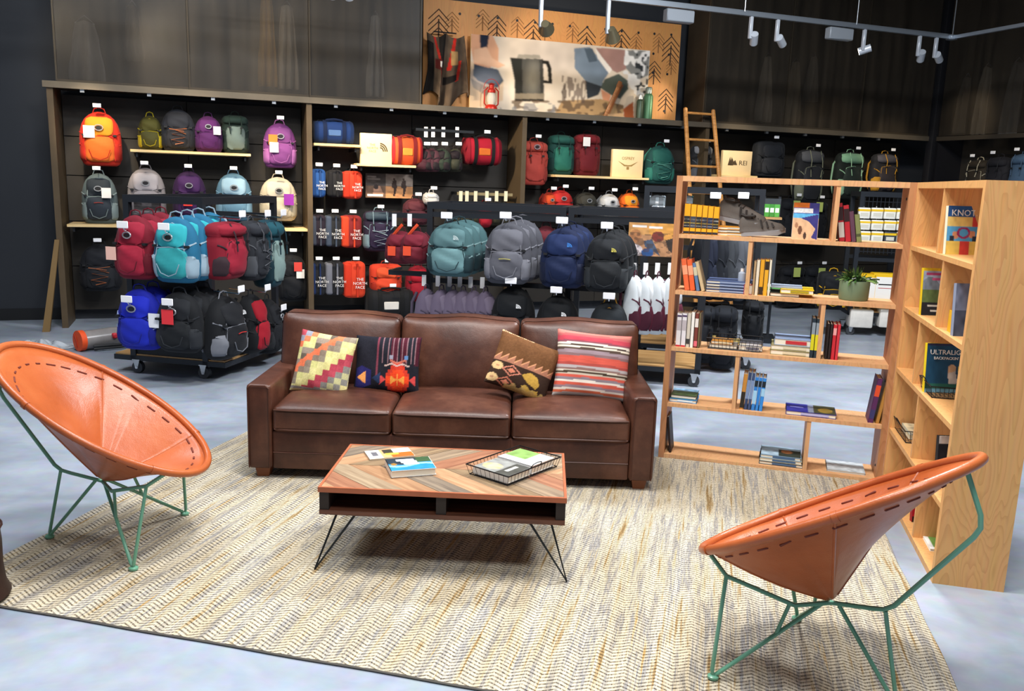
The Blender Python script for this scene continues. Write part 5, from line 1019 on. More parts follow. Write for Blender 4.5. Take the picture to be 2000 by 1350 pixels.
# yellow and black case left of the plant
u, z1 = RKD.p(1620, 530, -.2); _, z0 = RKD.p(1620, 600, -.2)
backpack(RKD, 1632, 532, 606, 60, -.2, ('#15171a', '#1a1c20', '#17191d', '#d8a418'), 'black soft case with mustard yellow edge behind the plant', 'boxy', d=.2, badge=None, hk=False, stripes='#d8a418')

# ================================================================== FLOOR CLUTTER, LEFT
p = onfloor(157, 686); t = thing('foam_roll', 'orange ended roll of foam in clear plastic on the floor by the wall', 'roll', (p[0], p[1], .1), R(52))
MB().tube([(-.02, 0, 0), (.03, 0, 0)], .098, 24).obj('orange_end', mat('#e8521f', .6, 0, .15, 20), t); MB().tube([(.03, 0, 0), (.3, .01, 0), (.66, .02, 0)], [.088, .094, .085], 20).obj('wrapped_roll', mat('#8f8a88', .25, 0, .25, 12, spec=.7), t)
MB().tube([(-.024, .0, -.06), (-.026, .01, .0), (-.024, .06, .06)], .006, 5).obj('cord', mat('#a02c14'), t); MB().rbox(.27, .32, -.11, -.06, .0, .05, .01, 1).obj('red_tab', mat('#d0303c', .5), t)
for z in (-.075, -.05): MB().tube([(.08, -.1, z), (.3, -.16, z), (.6, -.12, z)], .014, 6).obj('black_strap', BLACK, t)
p = onfloor(85, 676); rr = random.Random(3)
def wrapf(a, b): x = (a-.5)*.62; y = (b-.5)*.34; return (x+.02*math.sin(b*13), y+.02*math.sin(a*17), .008+abs(.07*math.sin(a*11+b*5)*math.sin(b*8+a*3))*math.sin(PI*a)*math.sin(PI*b))
o = MB().grid(wrapf, 40, 26).obj('plastic_wrap', mat('#dfe6ee', .12, 0, 0, spec=.9, alpha=.55), None, (p[0], p[1], .0), (0, 0, R(-15))); md = o.modifiers.new('s', 'SOLIDIFY'); md.thickness = .002; tag(o, 'crumpled sheet of clear plastic wrap on the floor beside the foam roll', 'plastic')
p = onfloor(-84, 1178); t = thing('leather_ottoman', 'dark brown round leather ottoman cut off at the left picture edge', 'ottoman', (p[0], p[1], .012)); DL = nodemat(f_leather('#20110c', '#34201a', '#4a3026', .4)); MB().lathe([(.0, 0), (.17, 0), (.19, .015), (.175, .05), (.168, .12), (.17, .22), (.165, .3), (.13, .33), (0, .34)], 28).obj('seat_drum', DL, t); MB().tube([(.172*math.cos(2*PI*k/28), .172*math.sin(2*PI*k/28), .29) for k in range(28)], .005, 5, closed=True).obj('piping', DL, t)

# ================================================================== BOOKS AND THINGS ON THE SHELVES
PAGES = mat('#ece4d0', .8)
_bn = {}
def uniq(label):
    _bn[label] = _bn.get(label, 0)+1; return label
def upbook(fr, row, x0, x1, ytop, col, label, bands=(), lean=0, depth=.16, v=.03, z=None, group='books on the open bookcase', face=0):
    zb = SH[row] if z is None else z; py = {0: 905, 1: 805, 2: 690, 3: 580, 4: 465}[row] if fr is BA else 700
    u0 = fr.p(x0, py, v)[0]; u1 = fr.p(x1, py, v)[0]; w = max(.008, u1-u0); h = fr.p((x0+x1)/2, ytop, v)[1]-zb; h = max(.1, min(h/max(.8, math.cos(R(lean))), .33))
    t = thing('book', label, 'book', fr.w(u0, v, zb), 0, group, rot=(0, R(lean), fr.a)); cm = mat(col, .5, 0, .06, 30); e = .0025
    MB().box(0, e, 0, depth, 0, h).box(w-e, w, 0, depth, 0, h).box(0, w, 0, e, 0, h).obj('cover', cm, t); MB().box(e, w-e, e+.002, depth-.006, .004, h-.004).obj('pages', PAGES, t)
    for a, b, c in bands: MB().box(.0008, w-.0008, -.0009, 0, h*a, h*b).obj('spine_print', mat(c, .5), t)
    return t
def flatbook(fr, u, v, z, w, d, th_, col, label, yaw=0, paint=None, group='flat books', spine=None, tilt=0):
    t = thing('book', label, 'book', fr.w(u, v, z), 0, group, rot=(R(tilt), 0, fr.a+R(yaw))); e = min(.003, th_*.25)
    MB().box(0, w, 0, d, 0, e).box(0, w, 0, d, th_-e, th_).box(0, e, 0, d, 0, th_).obj('cover', mat(col, .45, 0, .05, 30), t); MB().box(e, w-.004, .003, d-.003, e, th_-e).obj('pages', PAGES, t)
    if paint:
        picture('cover_print', w*.98, d*.98, 44, 32, paint, t, (w*.01, d*.01, th_+.0008), (-PI/2, 0, 0), .35)
    if spine: MB().box(w*.3, w*.85, -.0008, 0, th_*.25, th_*.75).obj('spine_print', mat(spine, .5), t)
    return t
def coverbook(fr, u, v, z, w, h, th_, label, paint, yaw=0, lean=8, col='#f0ece0', nx=40, ny=56, group='books shown cover out'):
    t = thing('book', label, 'book', fr.w(u, v, z), 0, group, rot=(R(-lean), 0, fr.a+R(yaw)))
    MB().box(0, w, 0, .002, 0, h).box(0, w, th_-.002, th_, 0, h).box(0, .002, 0, th_, 0, h).obj('cover', mat(col, .5), t); MB().box(.002, w-.003, .002, th_-.002, .003, h-.003).obj('pages', PAGES, t); picture('cover_print', w, h, nx, ny, paint, t, (0, -.0008, 0), rough=.3); return t
def row(rw, items, fr=BA, **k):
    for it in items: upbook(fr, rw, *it[:5], *(it[5:6] if len(it) > 5 else ((),)), lean=it[6] if len(it) > 6 else 0, **k)
YB = lambda a='#22242a': ((.02, .10, '#2a2a30'), (.22, .60, a), (.27, .3, '#d8d4c8'), (.36, .4, '#e8c860'), (.47, .52, '#d8d4c8'))
# row 4 (top)
xs = [1333, 1345.5, 1357, 1368, 1379, 1390, 1401.5]
for k in range(6): upbook(BA, 4, xs[k]+.3, xs[k+1]-.4, 398+k*1.2, '#eca71c', f'thick yellow and black guidebook, {ords[k]} from the left on the top shelf', YB(['#22242a', '#3a3f4c', '#22242a', '#2a2c3a', '#1f2a4a', '#22242a'][k]))
z = SH[4]
for k, (c, l, w) in enumerate((('#e8a01c', 'yellow book lying at the bottom of the stack under the hiking shoes', .20), ('#2a3040', 'navy book lying in the stack under the hiking shoes', .19), ('#e89a1c', 'second yellow book lying in the stack under the shoes', .2))):
    flatbook(BA, BA.p(1400, 462, .05)[0], .05, z, w, .15, .018, c, l, spine='#c8c4b4'); z += .0185
SHOE = mat('#57504a', .85, 0, .2, 22, .4, 150); SOLE = mat('#8b8d90', .7); SHD = mat('#2c2724', .8)
def shoe(label, loc, rot, s=1.):
    t = thing('hiking_shoe', label, 'shoe', loc, 0, 'pair of hiking shoes', rot=rot); L = .29*s
    def ring(x, w, h, zz): return [(x, w*math.cos(a)*(1.0 if math.sin(a) < 0 else .9), zz+max(-.001, h*math.sin(a))) for a in [2*PI*k/20 for k in range(20)]]
    MB().loft([ring(x*L, w*s, h*s, .03*s) for x, w, h in ((-.5, .012, .03), (-.47, .03, .07), (-.4, .038, .1), (-.25, .04, .105), (-.1, .042, .085), (.1, .046, .07), (.3, .048, .05), (.42, .04, .04), (.49, .02, .02))]).obj('upper', SHOE, t, sharp=80)
    MB().loft([[(x*L, y*s*(1-.6*max(0, abs(x)-.35)/.15), z*s+(.012*s if x > .4 else 0)) for x, y in ((-.5, -.02), (-.4, -.042), (0, -.04), (.3, -.05), (.46, -.035), (.52, 0), (.46, .035), (.3, .05), (0, .04), (-.4, .042), (-.5, .02))] for z in (0, .03)]).obj('sole', SOLE, t, sharp=40)
    MB().tube([(-.42*L, 0, .135*s), (-.36*L, .03*s, .125*s), (-.2*L, .036*s, .125*s), (-.12*L, 0, .118*s), (-.2*L, -.036*s, .125*s), (-.36*L, -.03*s, .125*s)], .009*s, 6, closed=True).obj('collar', SHD, t)
    for k in range(4): x = (-.1+k*.09)*L; MB().tube([(x, -.028*s, (.105-k*.011)*s), (x+.01, 0, (.118-k*.012)*s), (x, .028*s, (.105-k*.011)*s)], .004*s, 5).obj('lace', SHD, t)
    for sy in (-1, 1):
        for k in range(3): MB().tube([((-.05+k*.12)*L, sy*.03*s, .1*s-k*.012*s), ((-.02+k*.12)*L, sy*.046*s, .05*s)], .006*s, 5).obj('overlay', SHD, t)
u = BA.p(1446, 430, .1)[0]; shoe('brown hiking shoe resting tilted on the stack of books', BA.w(u, .12, SH[4]+.075), (R(8), R(10), BA.a-R(5)), 1.05)
u = BA.p(1488, 450, .1)[0]; shoe('brown hiking shoe standing on the shelf below its pair', BA.w(u-.0, .10, SH[4]+.01), (R(0), R(-4), BA.a+R(15)), .95)
def spain(x, y):
    P = Paint(x, y, '#d9b894'); P.m(y < .30, '#4a4a9a'); P.rect(0, 0, .62, .14, '#f0822c'); P.rect(.02, .16, .75, .27, '#eef2f6'); P.m((y > .3) & (y < .42), '#5fb0dc'); P.poly([(.3, .42), (1, .3), (1, 1), (.75, .95), (.9, .7), (.6, .5)], '#3c3a7c'); P.poly([(.0, .42), (.55, .5), (.85, .7), (.7, 1), (0, 1)], '#d8b08a'); P.ell(.3, .75, .08, .12, '#6d4a38'); P.ell(.5, .9, .06, .1, '#4a3a34'); P.ell(.15, .62, .06, .08, '#a87a5c'); return P.noise(10, .15).c
u = BA.p(1546, 465, .06)[0]; tb = coverbook(BA, u, .06, SH[4], .145, .215, .02, 'travel guide standing cover out with a blue and tan cover on the top shelf', spain, 6)
text('lettering', 'SPAIN', .034, WHITE, tb, (.06, -.002, .168))
row(4, ((1640, 1651, 398, '#a01c28', 'red book leaning left of its twin on the top shelf right', ((.55, .9, '#2a1416'), (.1, .5, '#b8b0a8')), -9), (1652, 1663, 402, '#b0202c', 'second red book leaning on the top shelf right', ((.55, .9, '#2a1416'),), -9), (1664, 1673, 414, '#5c3a4c', 'plum book leaning on the top shelf right', (), -10), (1674, 1684, 420, '#7c8450', 'olive green book leaning on the top shelf right', ((.2, .3, '#4a5030'),), -10)))
# row 3
row(3, ((1336, 1346, 507, '#e86a3c', 'orange book leaning at the left end of the second shelf', ((.5, .8, '#f2a078'),), -10), (1347, 1357, 508, '#e4602f', 'second orange book leaning on the second shelf', ((.5, .8, '#f2a078'),), -10), (1359, 1366, 515, '#5a7aa0', 'steel blue book leaning on the second shelf', ((.55, .85, '#c8c0a0'),), -12), (1369, 1376, 513, '#cdb48a', 'tan book leaning on the second shelf', (), -16)))
z = SH[3]
for k in range(4): flatbook(BA, BA.p(1378, 575, .05)[0], .04+.004*(k % 2), z, .27, .2, .0175, ['#2c3c62', '#33456c', '#2a3a5e', '#4a5c86'][k], f'navy paperback, {["bottom", "second", "third", "top"][k]} of the flat stack on the second shelf', spine='#8fa0c0'); z += .0178
flatbook(BA, BA.p(1452, 575, .05)[0], .035, SH[3], .055, .2, .06, '#b02434', 'small red book beside the navy stack')
t = thing('sanitizer_bottle', 'small clear bottle standing on the navy books', 'bottle', BA.w(BA.p(1447, 560, .1)[0], .1, z), BA.a); MB().lathe([(.02, 0), (.022, .004), (.022, .05), (.01, .06)], 14).obj('body', mat('#c4d0e0', .1, alpha=.6), t); MB().lathe([(.01, .06), (.01, .078)], 12).obj('cap', WHITE, t)
row(3, ((1467.5, 1472, 510, '#b89a70', 'thin tan book beside the shelf divider', ()), (1473, 1479, 508, '#e8dcc4', 'cream booklet between tan and yellow books', ()), (1480, 1488, 507, '#e0a022', 'yellow guide with dark foot, left of two on the second shelf', ((.02, .24, '#3a2c1c'),)), (1489, 1497, 507, '#e4a828', 'yellow guide with black label, right of two on the second shelf', ((.72, .95, '#2a2218'),)), (1498, 1502, 508, '#efe6cc', 'thin cream book beside the yellow guides', ())))
flatbook(BA, BA.p(1503, 580, .05)[0], .04, SH[3], .17, .2, .022, '#3a3428', 'dark flat book under the yellow one on the second shelf'); flatbook(BA, BA.p(1523, 580, .05)[0]-.0, .03, SH[3]+.0225, .19, .2, .026, '#e8c41c', 'bright yellow book lying flat on the second shelf', spine='#b09a18'); flatbook(BA, BA.p(1505, 570, .05)[0], .06, SH[3]+.049, .18, .17, .008, '#a8b8d0', 'pale blue booklet on top of the bright yellow book')
pt = thing('potted_succulent', 'leafy green plant in a sage green round pot on the second shelf', 'plant', BA.w(BA.p(1666, 585, .13)[0], .13, SH[3]), BA.a)
MB().lathe([(0, 0), (.078, 0), (.084, .01), (.086, .10), (.084, .115), (.076, .115), (.074, .10), (0, .1)], 30).obj('pot', mat('#6f8468', .55, 0, .12, 14), pt)
rr = random.Random(5); lv = []
LM = [mat(c, .5, 0, .15, 30) for c in ('#4f7a3c', '#3c6430', '#7a9a58', '#2f5228')]
for k in range(70):
    a = rr.uniform(0, 2*PI); r0 = rr.uniform(0, .07); L = rr.uniform(.04, .085); el = R(rr.uniform(20, 85)) if r0 < .045 else R(rr.uniform(5, 55)); q = []
    for j in range(5):
        s = j/4; w = .011*math.sin(PI*(.12+.88*s))**.7*(1-s*.5); d = r0+L*s*math.cos(el); z = .112+L*s*math.sin(el)-.03*s*s*math.cos(el)+.025*(1-r0/.07)
        q.append([(d*math.cos(a)-w*math.sin(a), d*math.sin(a)+w*math.cos(a), z), (d*math.cos(a), d*math.sin(a), z+.004), (d*math.cos(a)+w*math.sin(a), d*math.sin(a)-w*math.cos(a), z), (d*math.cos(a), d*math.sin(a), z-.004)])
    MB().loft(q).obj('leaf', LM[k % 4], pt)
# row 2
row(2, ((1318, 1327, 612, '#e4e2e4', 'white book with red foot, left of two on the middle shelf', ((.0, .05, '#c02a34'), (.90, .95, '#4a3a5c'), (.5, .8, '#b8b0b4'))), (1328, 1337, 612, '#e0dee2', 'white book with red foot, right of two on the middle shelf', ((.0, .05, '#c02a34'), (.90, .95, '#4a3a5c'), (.5, .8, '#b8b0b4'))), (1338, 1345, 612, '#d0c8b8', 'grey cream book on the middle shelf', ((.1, .25, '#3a3a3a'),)), (1346, 1352, 610, '#f2efe8', 'tall plain white book on the middle shelf', ()), (1353, 1360, 612, '#7a3a30', 'rust and white book on the middle shelf', ((.05, .2, '#e06a78'), (.6, .85, '#e8e0d8'))), (1360.5, 1364, 612, '#7a6a4a', 'thin brown book at the end of the upright row on the middle shelf', ())))
WIRE = mat('#1c1d20', .45, .4)
def basket(label, fr, u, v, z, w, d, h, yaw=0, n=14, group='black wire baskets'):
    t = thing('wire_basket', label, 'basket', fr.w(u, v, z), fr.a+R(yaw), group); e = .012
    rim = [(-w/2-e, -d/2-e, h), (w/2+e, -d/2-e, h), (w/2+e, d/2+e, h), (-w/2-e, d/2+e, h)]; MB().tube(rim+[rim[0]], .003, 6).obj('rim_wire', WIRE, t); bt = [(-w/2, -d/2, .004), (w/2, -d/2, .004), (w/2, d/2, .004), (-w/2, d/2, .004)]; MB().tube(bt+[bt[0]], .0025, 5).obj('base_wire', WIRE, t)
    mb = MB()
    for k in range(n+1):
        x = -w/2+w*k/n
        mb.tube([((x)*(1+2*e/w), -d/2-e, h), (x, -d/2, .003), (x, d/2, .003), ((x)*(1+2*e/w), d/2+e, h)], .0013, 4)
    m2 = max(5, int(n*d/w))
    for k in range(m2+1):
        y = -d/2+d*k/m2; mb.tube([(-w/2-e, y*(1+2*e/d), h), (-w/2, y, .003), (w/2, y, .003), (w/2+e, y*(1+2*e/d), h)], .0013, 4)
    o = mb.obj('mesh_wires', WIRE, t); o['kind'] = 'stuff'
    for s in (-1, 1): MB().tube([(s*.04, -d/2-e, h), (s*.03, -d/2-e-.01, h+.02), (-s*.0, -d/2-e-.012, h+.024)], .0025, 5).obj('handle', WIRE, t)
    return t
u0 = BA.p(1377, 690, .05)[0]; u1 = BA.p(1488, 690, .05)[0]; basket('long black wire basket of books on the middle shelf', BA, (u0+u1)/2, .14, SH[2], u1-u0-.03, .18, .07)
flatbook(BA, u0+.02, .07, SH[2]+.006, .17, .14, .022, '#8d8478', 'pale book lying in the long wire basket, left lower'); flatbook(BA, u0+.03, .075, SH[2]+.029, .13, .13, .02, '#c88a3c', 'ochre book on top in the long wire basket', spine='#e8d8b0'); flatbook(BA, u0+.2, .07, SH[2]+.006, .14, .14, .025, '#d8d4d0', 'white book in the long wire basket, right lower', spine='#6a6a78'); flatbook(BA, u0+.2, .075, SH[2]+.032, .14, .13, .02, '#5a5c64', 'grey book on top in the long wire basket, right', spine='#d8d8dc')
z = SH[2]
for k, (c, l, h_) in enumerate((('#8f8a5a', 'khaki boxed book, bottom of the stack on the middle shelf', .03), ('#9c9668', 'khaki boxed book, middle of the stack on the middle shelf', .03), ('#8fa4c8', 'pale blue book, top of the stack on the middle shelf', .04))):
    flatbook(BA, BA.p(1504+6*(k == 2), 690, .05)[0], .04, z, .24-.02*(k == 2), .2, h_, c, l, spine='#c03038' if k == 2 else '#d8d0b0'); z += h_+.0005
row(2, ((1581, 1588, 622, '#20303c', 'slate book with yellow lower spine, left of two beside the divider', ((.2, .6, '#d8d020'), (.6, .9, '#8a98a4'))), (1589, 1596, 623, '#24343f', 'slate book with yellow lower spine, right of two beside the divider', ((.2, .6, '#d8d020'), (.6, .9, '#8a98a4'))), (1611, 1616, 632, '#241c1c', 'black book, first right of the divider on the middle shelf', ()), (1617, 1622, 633, '#2c2020', 'black book, second right of the divider on the middle shelf', ()), (1623, 1630, 634, '#c82834', 'red book, left of two on the middle shelf', ((.7, .9, '#e8a0a0'),)), (1631, 1637, 634, '#d23440', 'red book, right of two on the middle shelf', ())))
# row 1
flatbook(BA, BA.p(1307, 790, .05)[0], .04, SH[1], .17, .2, .022, '#2f86c4', 'bright blue book lying at the left end of the fourth shelf', spine='#d8ecf8'); flatbook(BA, BA.p(1309, 790, .05)[0], .05, SH[1]+.0225, .16, .19, .022, '#3c4a34', 'green landscape book lying on the bright blue one', paint=lambda x, y: Paint(x, y, '#4a5c3a').m(y < .4, '#8db4d0').noise(8, .5, 3).c)
row(1, ((1443, 1451, 730, '#c88a3a', 'orange and black guide leaning in the fourth shelf row', ((.05, .5, '#2a2620'),), 3), (1452, 1458, 727, '#33456c', 'navy book, first in the fourth shelf row', ((.3, .8, '#7a90b8'),), 3), (1459, 1465, 728, '#3a4c74', 'navy book, second in the fourth shelf row', ((.3, .8, '#7a90b8'),), 3), (1466, 1473, 736, '#2f7fd0', 'bright blue guide, first of three on the fourth shelf', ((.72, .9, '#16242f'), (.2, .6, '#9fd0f0')), 3), (1474, 1480, 737, '#2f86dc', 'bright blue guide, second of three on the fourth shelf', ((.72, .9, '#16242f'),), 3), (1481, 1488, 738, '#338ce0', 'bright blue guide, third of three on the fourth shelf', ((.72, .9, '#16242f'), (.45, .68, '#9fd0f0')), 3)))
def purp(x, y): P = Paint(x, y, '#3c3c9a'); P.m((x > .45) & (x < .6), '#8d96b0'); P.m(x > .55, '#4a4a34'); P.ell(.8, .6, .15, .3, '#a88a3a', .7); P.rect(.08, .4, .35, .5, '#8a8ad0'); return P.noise(9, .3).c
flatbook(BA, BA.p(1534, 812, .03)[0], .02, SH[1], .29, .2, .026, '#33308c', 'purple picture book lying flat on the fourth shelf', paint=purp, spine='#b8b8e8')
row(1, ((1697, 1707, 738, '#5a2a5c', 'purple and flame red book leaning at the right end of the fourth shelf', ((.6, .85, '#e0502c'), (.1, .3, '#3a3a6c')), 6), (1712, 1719, 745, '#b8843c', 'tan book leaning at the right end of the fourth shelf', (), 8), (1722, 1729, 747, '#c49048', 'second tan book leaning at the right end of the fourth shelf', (), 10)))
# row 0
upbook(BA, 0, 1305, 1309, 815, '#2a1c18', 'thin dark book leaning in the bottom left corner of the bookcase', lean=-7)
z = SH[0]
for k, (c, l) in enumerate((('#26303c', 'dark book at the bottom of the low stack'), ('#b8bcae', 'grey book in the middle of the low stack'), ('#7fa4c4', 'sky blue landscape book on top of the low stack'))):
    flatbook(BA, BA.p(1481+k*1.0, 915, .03)[0], .03, z, .26-.01*k, .2, .021, c, l+' on the bottom shelf', paint=(lambda x, y: Paint(x, y, '#a8c4d8').m((x > .45) & (y > .3), '#3a4038').ell(.65, .5, .15, .2, '#b8784a', .7).noise(8, .3).c) if k == 2 else None, spine='#4a6a90'); z += .0215
flatbook(BA, BA.p(1614, 925, .05)[0], .05, SH[0], .22, .2, .012, '#b8c0c4', 'thin grey brochure lying on the bottom shelf right of the divider', paint=lambda x, y: Paint(x, y, '#c8d0d4').noise(12, .3).c)
# ---- side-on bookcase
g3 = 'books on the side-on bookcase'
def knots(x, y):
    P = Paint(x, y, '#e8c860'); P.m(y < .22, '#2c5c9c'); P.rect(.08, .08, .92, .2, '#f0f4f8', .0); P.rect(0, .22, .72, .42, '#ecd078'); P.rect(.72, .22, 1, .42, '#d84030'); P.rect(0, .42, 1, .72, '#58a8dc'); P.ell(.25, .6, .1, .08, '#d8946c'); P.ell(.72, .58, .1, .08, '#d8946c'); P.m((np.abs(np.hypot((x-.48)/.16, (y-.55)/.1)-1) < .2), '#a02860'); P.rect(.1, .62, .22, .72, '#2a3040').rect(.74, .62, .86, .72, '#2a3040'); P.rect(.4, .72, .66, 1, '#d84438'); return P.noise(14, .1).c
def bbook(px, py, v, row_, w, h, label, paint, yaw, col, lean=6):
    u = BB.p(px, py, v)[0]; return coverbook(BB, u, v, SH[row_], w, h, .025, label, paint, yaw, lean, col, group=g3)
tb = bbook(1846, 497, .03, 4, .17, .235, 'knot tying handbook standing cover out at the top of the side-on bookcase', knots, 104, '#f2ead0'); text('lettering', 'KNOTS', .042, WHITE, tb, (.085, -.002, .2))
bbook(1857, 480, .1, 4, .17, .26, 'yellow guidebook standing behind the knot handbook', lambda x, y: Paint(x, y, '#ecb01c').rect(0, 0, .3, .2, '#2a2620').c, 104, '#ecb01c')
def hike(x, y): P = Paint(x, y, '#5f7444'); P.m(y < .42, '#a8b8d0'); P.m((y > .28-.1*np.sin(x*7)) & (y < .45), '#7c8a98'); P.rect(0, 0, 1, .07, '#e8c41c'); P.rect(.1, .1, .9, .16, '#c04a7c').rect(.3, .2, .85, .26, '#d05a8c'); P.m(y > .72, '#26262a'); P.rect(.2, .78, .8, .82, '#d0d0c8').rect(.3, .88, .9, .92, '#e8e8e0'); return P.noise(12, .25).c
bbook(1799, 610, .02, 3, .165, .25, 'hiking guide with mountain photo cover in the side-on bookcase', hike, 104, '#e8c41c')
bbook(1862, 650, .02, 3, .15, .24, 'blue grey landscape book in the side-on bookcase', lambda x, y: Paint(x, y, '#7a86a0').m(y > .5, '#4a5468').noise(7, .4, 2).c, 104, '#8d98b0')
upbook(BB, 3, 1842, 1850, 655, '#ecb41c', 'small yellow book low in front of the blue grey landscape book', depth=.10, v=.03, group=g3)
def ultra(x, y): P = Paint(x, y, '#1f4a68'); P.rect(0, 0, 1, .05, '#2a2a4c'); P.ell(.6, .55, .1, .13, '#d8b48a'); P.poly([(.5, .6), (.68, .55), (.75, .8), (.55, .82)], '#d8d4cc'); P.rect(.74, .46, .9, .58, '#d8cc3c'); P.m(y > .82, '#2f6a5c'); P.m(y > .92, '#7ab0c8'); return P.noise(12, .2).c
tb = bbook(1806, 758, .02, 2, .22, .25, 'dark blue backpacking guide with white title in the side-on bookcase', ultra, 104, '#ecd01c'); text('lettering', 'ULTRALIGHT', .034, WHITE, tb, (.115, -.002, .205)); text('lettering', "BACKPACKIN' TIPS", .02, WHITE, tb, (.12, -.002, .175))
upbook(BB, 2, 1787, 1793, 650, '#e8823c', 'orange and blue spine beside the dark blue backpacking guide', ((.75, 1, '#3c5c9c'),), depth=.14, v=.05, group=g3)
u = BB.p(1836, 790, .1)[0]; basket('black wire basket under the dark blue backpacking guide', BB, min(u, 1.1), .13, SH[2], .24, .2, .06, 0)
u = BB.p(1775, 850, .1)[0]; basket('black wire basket of maps on the fourth shelf of the side-on bookcase', BB, u+.1, .13, SH[1], .34, .2, .07); 
for k, c in enumerate(('#e8e0c8', '#d8c8a0', '#c8d0c4')): flatbook(BB, u-.02, .06, SH[1]+.006+k*.012, .22, .15, .0115, c, f'{["lower", "middle", "upper"][k]} folded map in the fourth shelf wire basket', group=g3, paint=lambda x, y: Paint(x, y, '#e0d4b0').noise(9, .35, 6).c)
bbook(1830, 930, .03, 1, .15, .24, 'black book with magenta foot in the side-on bookcase', lambda x, y: Paint(x, y, '#26262c').rect(0, .85, 1, 1, '#c0286c').rect(0, 0, 1, .15, '#e0dcd8').rect(.2, .6, .7, .63, '#c8c8c8').noise(8, .3).c, 104, '#1c1c20')
tb = bbook(1782, 1010, .04, 0, .22, .2, 'red boxed set with yellow lettering on the lowest shelf of the side-on bookcase', lambda x, y: Paint(x, y, '#b8202c').m(y > .85, '#2a1c1c').m(y < .2, '#4a3a34').c, 104, '#a01c24'); text('lettering', 'MAPS', .05, mat('#f0c81c', .5), tb, (.11, -.002, .11))
flatbook(BB, BB.p(1800, 1050, .06)[0], .05, SH[0], .22, .18, .012, '#f0f0ec', 'green and white booklet lying on the lowest shelf of the side-on bookcase', group=g3, paint=lambda x, y: Paint(x, y, '#f0f0ec').rect(.1, .1, .9, .9, '#6f9a4c').noise(6, .3).c)
# ---- coffee table things
TT = th+.0025
def bluecov(x, y): P = Paint(x, y, '#2c3a44'); P.m(y > .45+.12*np.sin(x*5), '#2f8ad0'); P.m((y > .55+.1*np.sin(x*6)) & (y < .68+.1*np.sin(x*6)), '#8fd0f4'); P.rect(.22, .1, .62, .25, '#f4f6f6').rect(.3, .28, .66, .42, '#f0f4f4').rect(.35, .45, .7, .58, '#eef2f4'); P.m((x > .68) & (y < .42), '#3c5a3c'); P.ell(.12, .5, .07, .1, '#a07838'); return P.noise(10, .15).c
def onT(px, py, z): d = ray(px, py); q = OC+d*(z-EYE)/d[2]-TAB.o; return float(TAB.t@q), float(TAB.n@q)
u, v = onT(764, 934, TT); flatbook(TAB, u, v, TT, .205, .17, .032, '#e8e6e0', 'thick paperback with blue river cover on the coffee table', yaw=20, paint=bluecov, group='books on the coffee table')
u, v = onT(722, 900, TT); flatbook(TAB, u, v, TT, .22, .13, .006, '#e8d8c0', 'slim magazine with orange and white cover on the coffee table', yaw=24, group='books on the coffee table', paint=lambda x, y: Paint(x, y, '#e0a878').rect(0, 0, .3, 1, '#efe8e0').rect(.1, .25, .24, .7, '#6a6a70').rect(.38, .05, .6, .5, '#3c3c34').m((x > .6) & (y < .5), '#ece8e4').m((x > .5) & (y > .5), '#d8682c').rect(.4, .5, .7, .7, '#ecc84c').c)
ca = [onT(q[0], q[1], TT+.05) for q in ((922, 902), (985, 932), (1087, 893), (1020, 874))]; uc = sum(c[0] for c in ca)/4; vc = sum(c[1] for c in ca)/4; by = math.degrees(math.atan2(ca[2][1]-ca[1][1], ca[2][0]-ca[1][0]))
bw_ = math.hypot(ca[2][0]-ca[1][0], ca[2][1]-ca[1][1])-.02; bd_ = math.hypot(ca[0][0]-ca[1][0], ca[0][1]-ca[1][1])-.02
basket('black wire tray of books on the coffee table', TAB, uc, vc, TT, bw_, bd_, .05, by, 16)
tr = Fr(*TAB.w(uc, vc, 0)[:2], TAB.deg+by)
flatbook(tr, -bw_/2+.01, -bd_/2+.01, TT+.006, bw_*.45, bd_-.02, .034, '#dcdad4', 'grey photo book in the wire tray, left half', group='books on the coffee table', paint=lambda x, y: Paint(x, y, '#8d8f8c').ell(.4, .3, .25, .25, '#e0c890', .8).m(y > .6, '#4a4c48').rect(.3, .7, .8, .8, '#c8c8c0').noise(8, .3).c)
flatbook(tr, -.0, -bd_/2+.01, TT+.006, bw_*.47, bd_-.02, .04, '#f0f0ee', 'white book with green cover photo in the wire tray, right half', group='books on the coffee table', paint=lambda x, y: Paint(x, y, '#e8e8e4').rect(.0, .0, .25, 1, '#f4f4f4').m((x > .3) & (y < .6), '#7fa45c').ell(.6, .8, .2, .12, '#d8d0b0').noise(7, .25).c)

# ================================================================== TRACK LIGHTS
TV = -1.5; tz = 3.66; tuc = WALL.p(1861, 64, TV)[0]
TRK = mat('#9aa3ad', .4, .7); HEAD = mat('#c8cfd8', .35, .3)
tr1 = thing('lighting_track', 'long grey ceiling lighting track running along the display wall with a corner', 'track', WALL.w(0, 0, tz), WALL.a)
MB().box(-1, tuc+.02, TV-.02, TV+.02, -.04, 0).obj('track_rail', TRK, tr1); MB().box(tuc-.02, tuc+.02, TV-6, TV-.02, -.04, 0).obj('track_rail', TRK, tr1)
MB().box(-1, tuc+.02, TV+.05, TV+.07, .0, .03).obj('conduit', TRK, tr1); MB().rbox(tuc-.06, tuc+.04, TV-.05, TV+.05, -.05, .01, .008, 1).obj('corner_joint', TRK, tr1)
for px in (1455, 1676): u = WALL.p(px, 20, TV)[0]; MB().tube([(u, TV, 0), (u, TV, 2.34)], .006, 6).obj('suspension_rod', STEEL, tr1)
MB().tube([(tuc, TV, 0), (tuc, TV, 2.34)], .006, 6).obj('suspension_rod', STEEL, tr1)
for u in (1, 3, 5): MB().tube([(u, TV, 0), (u, TV, 2.34)], .006, 6).obj('suspension_rod', STEEL, tr1)
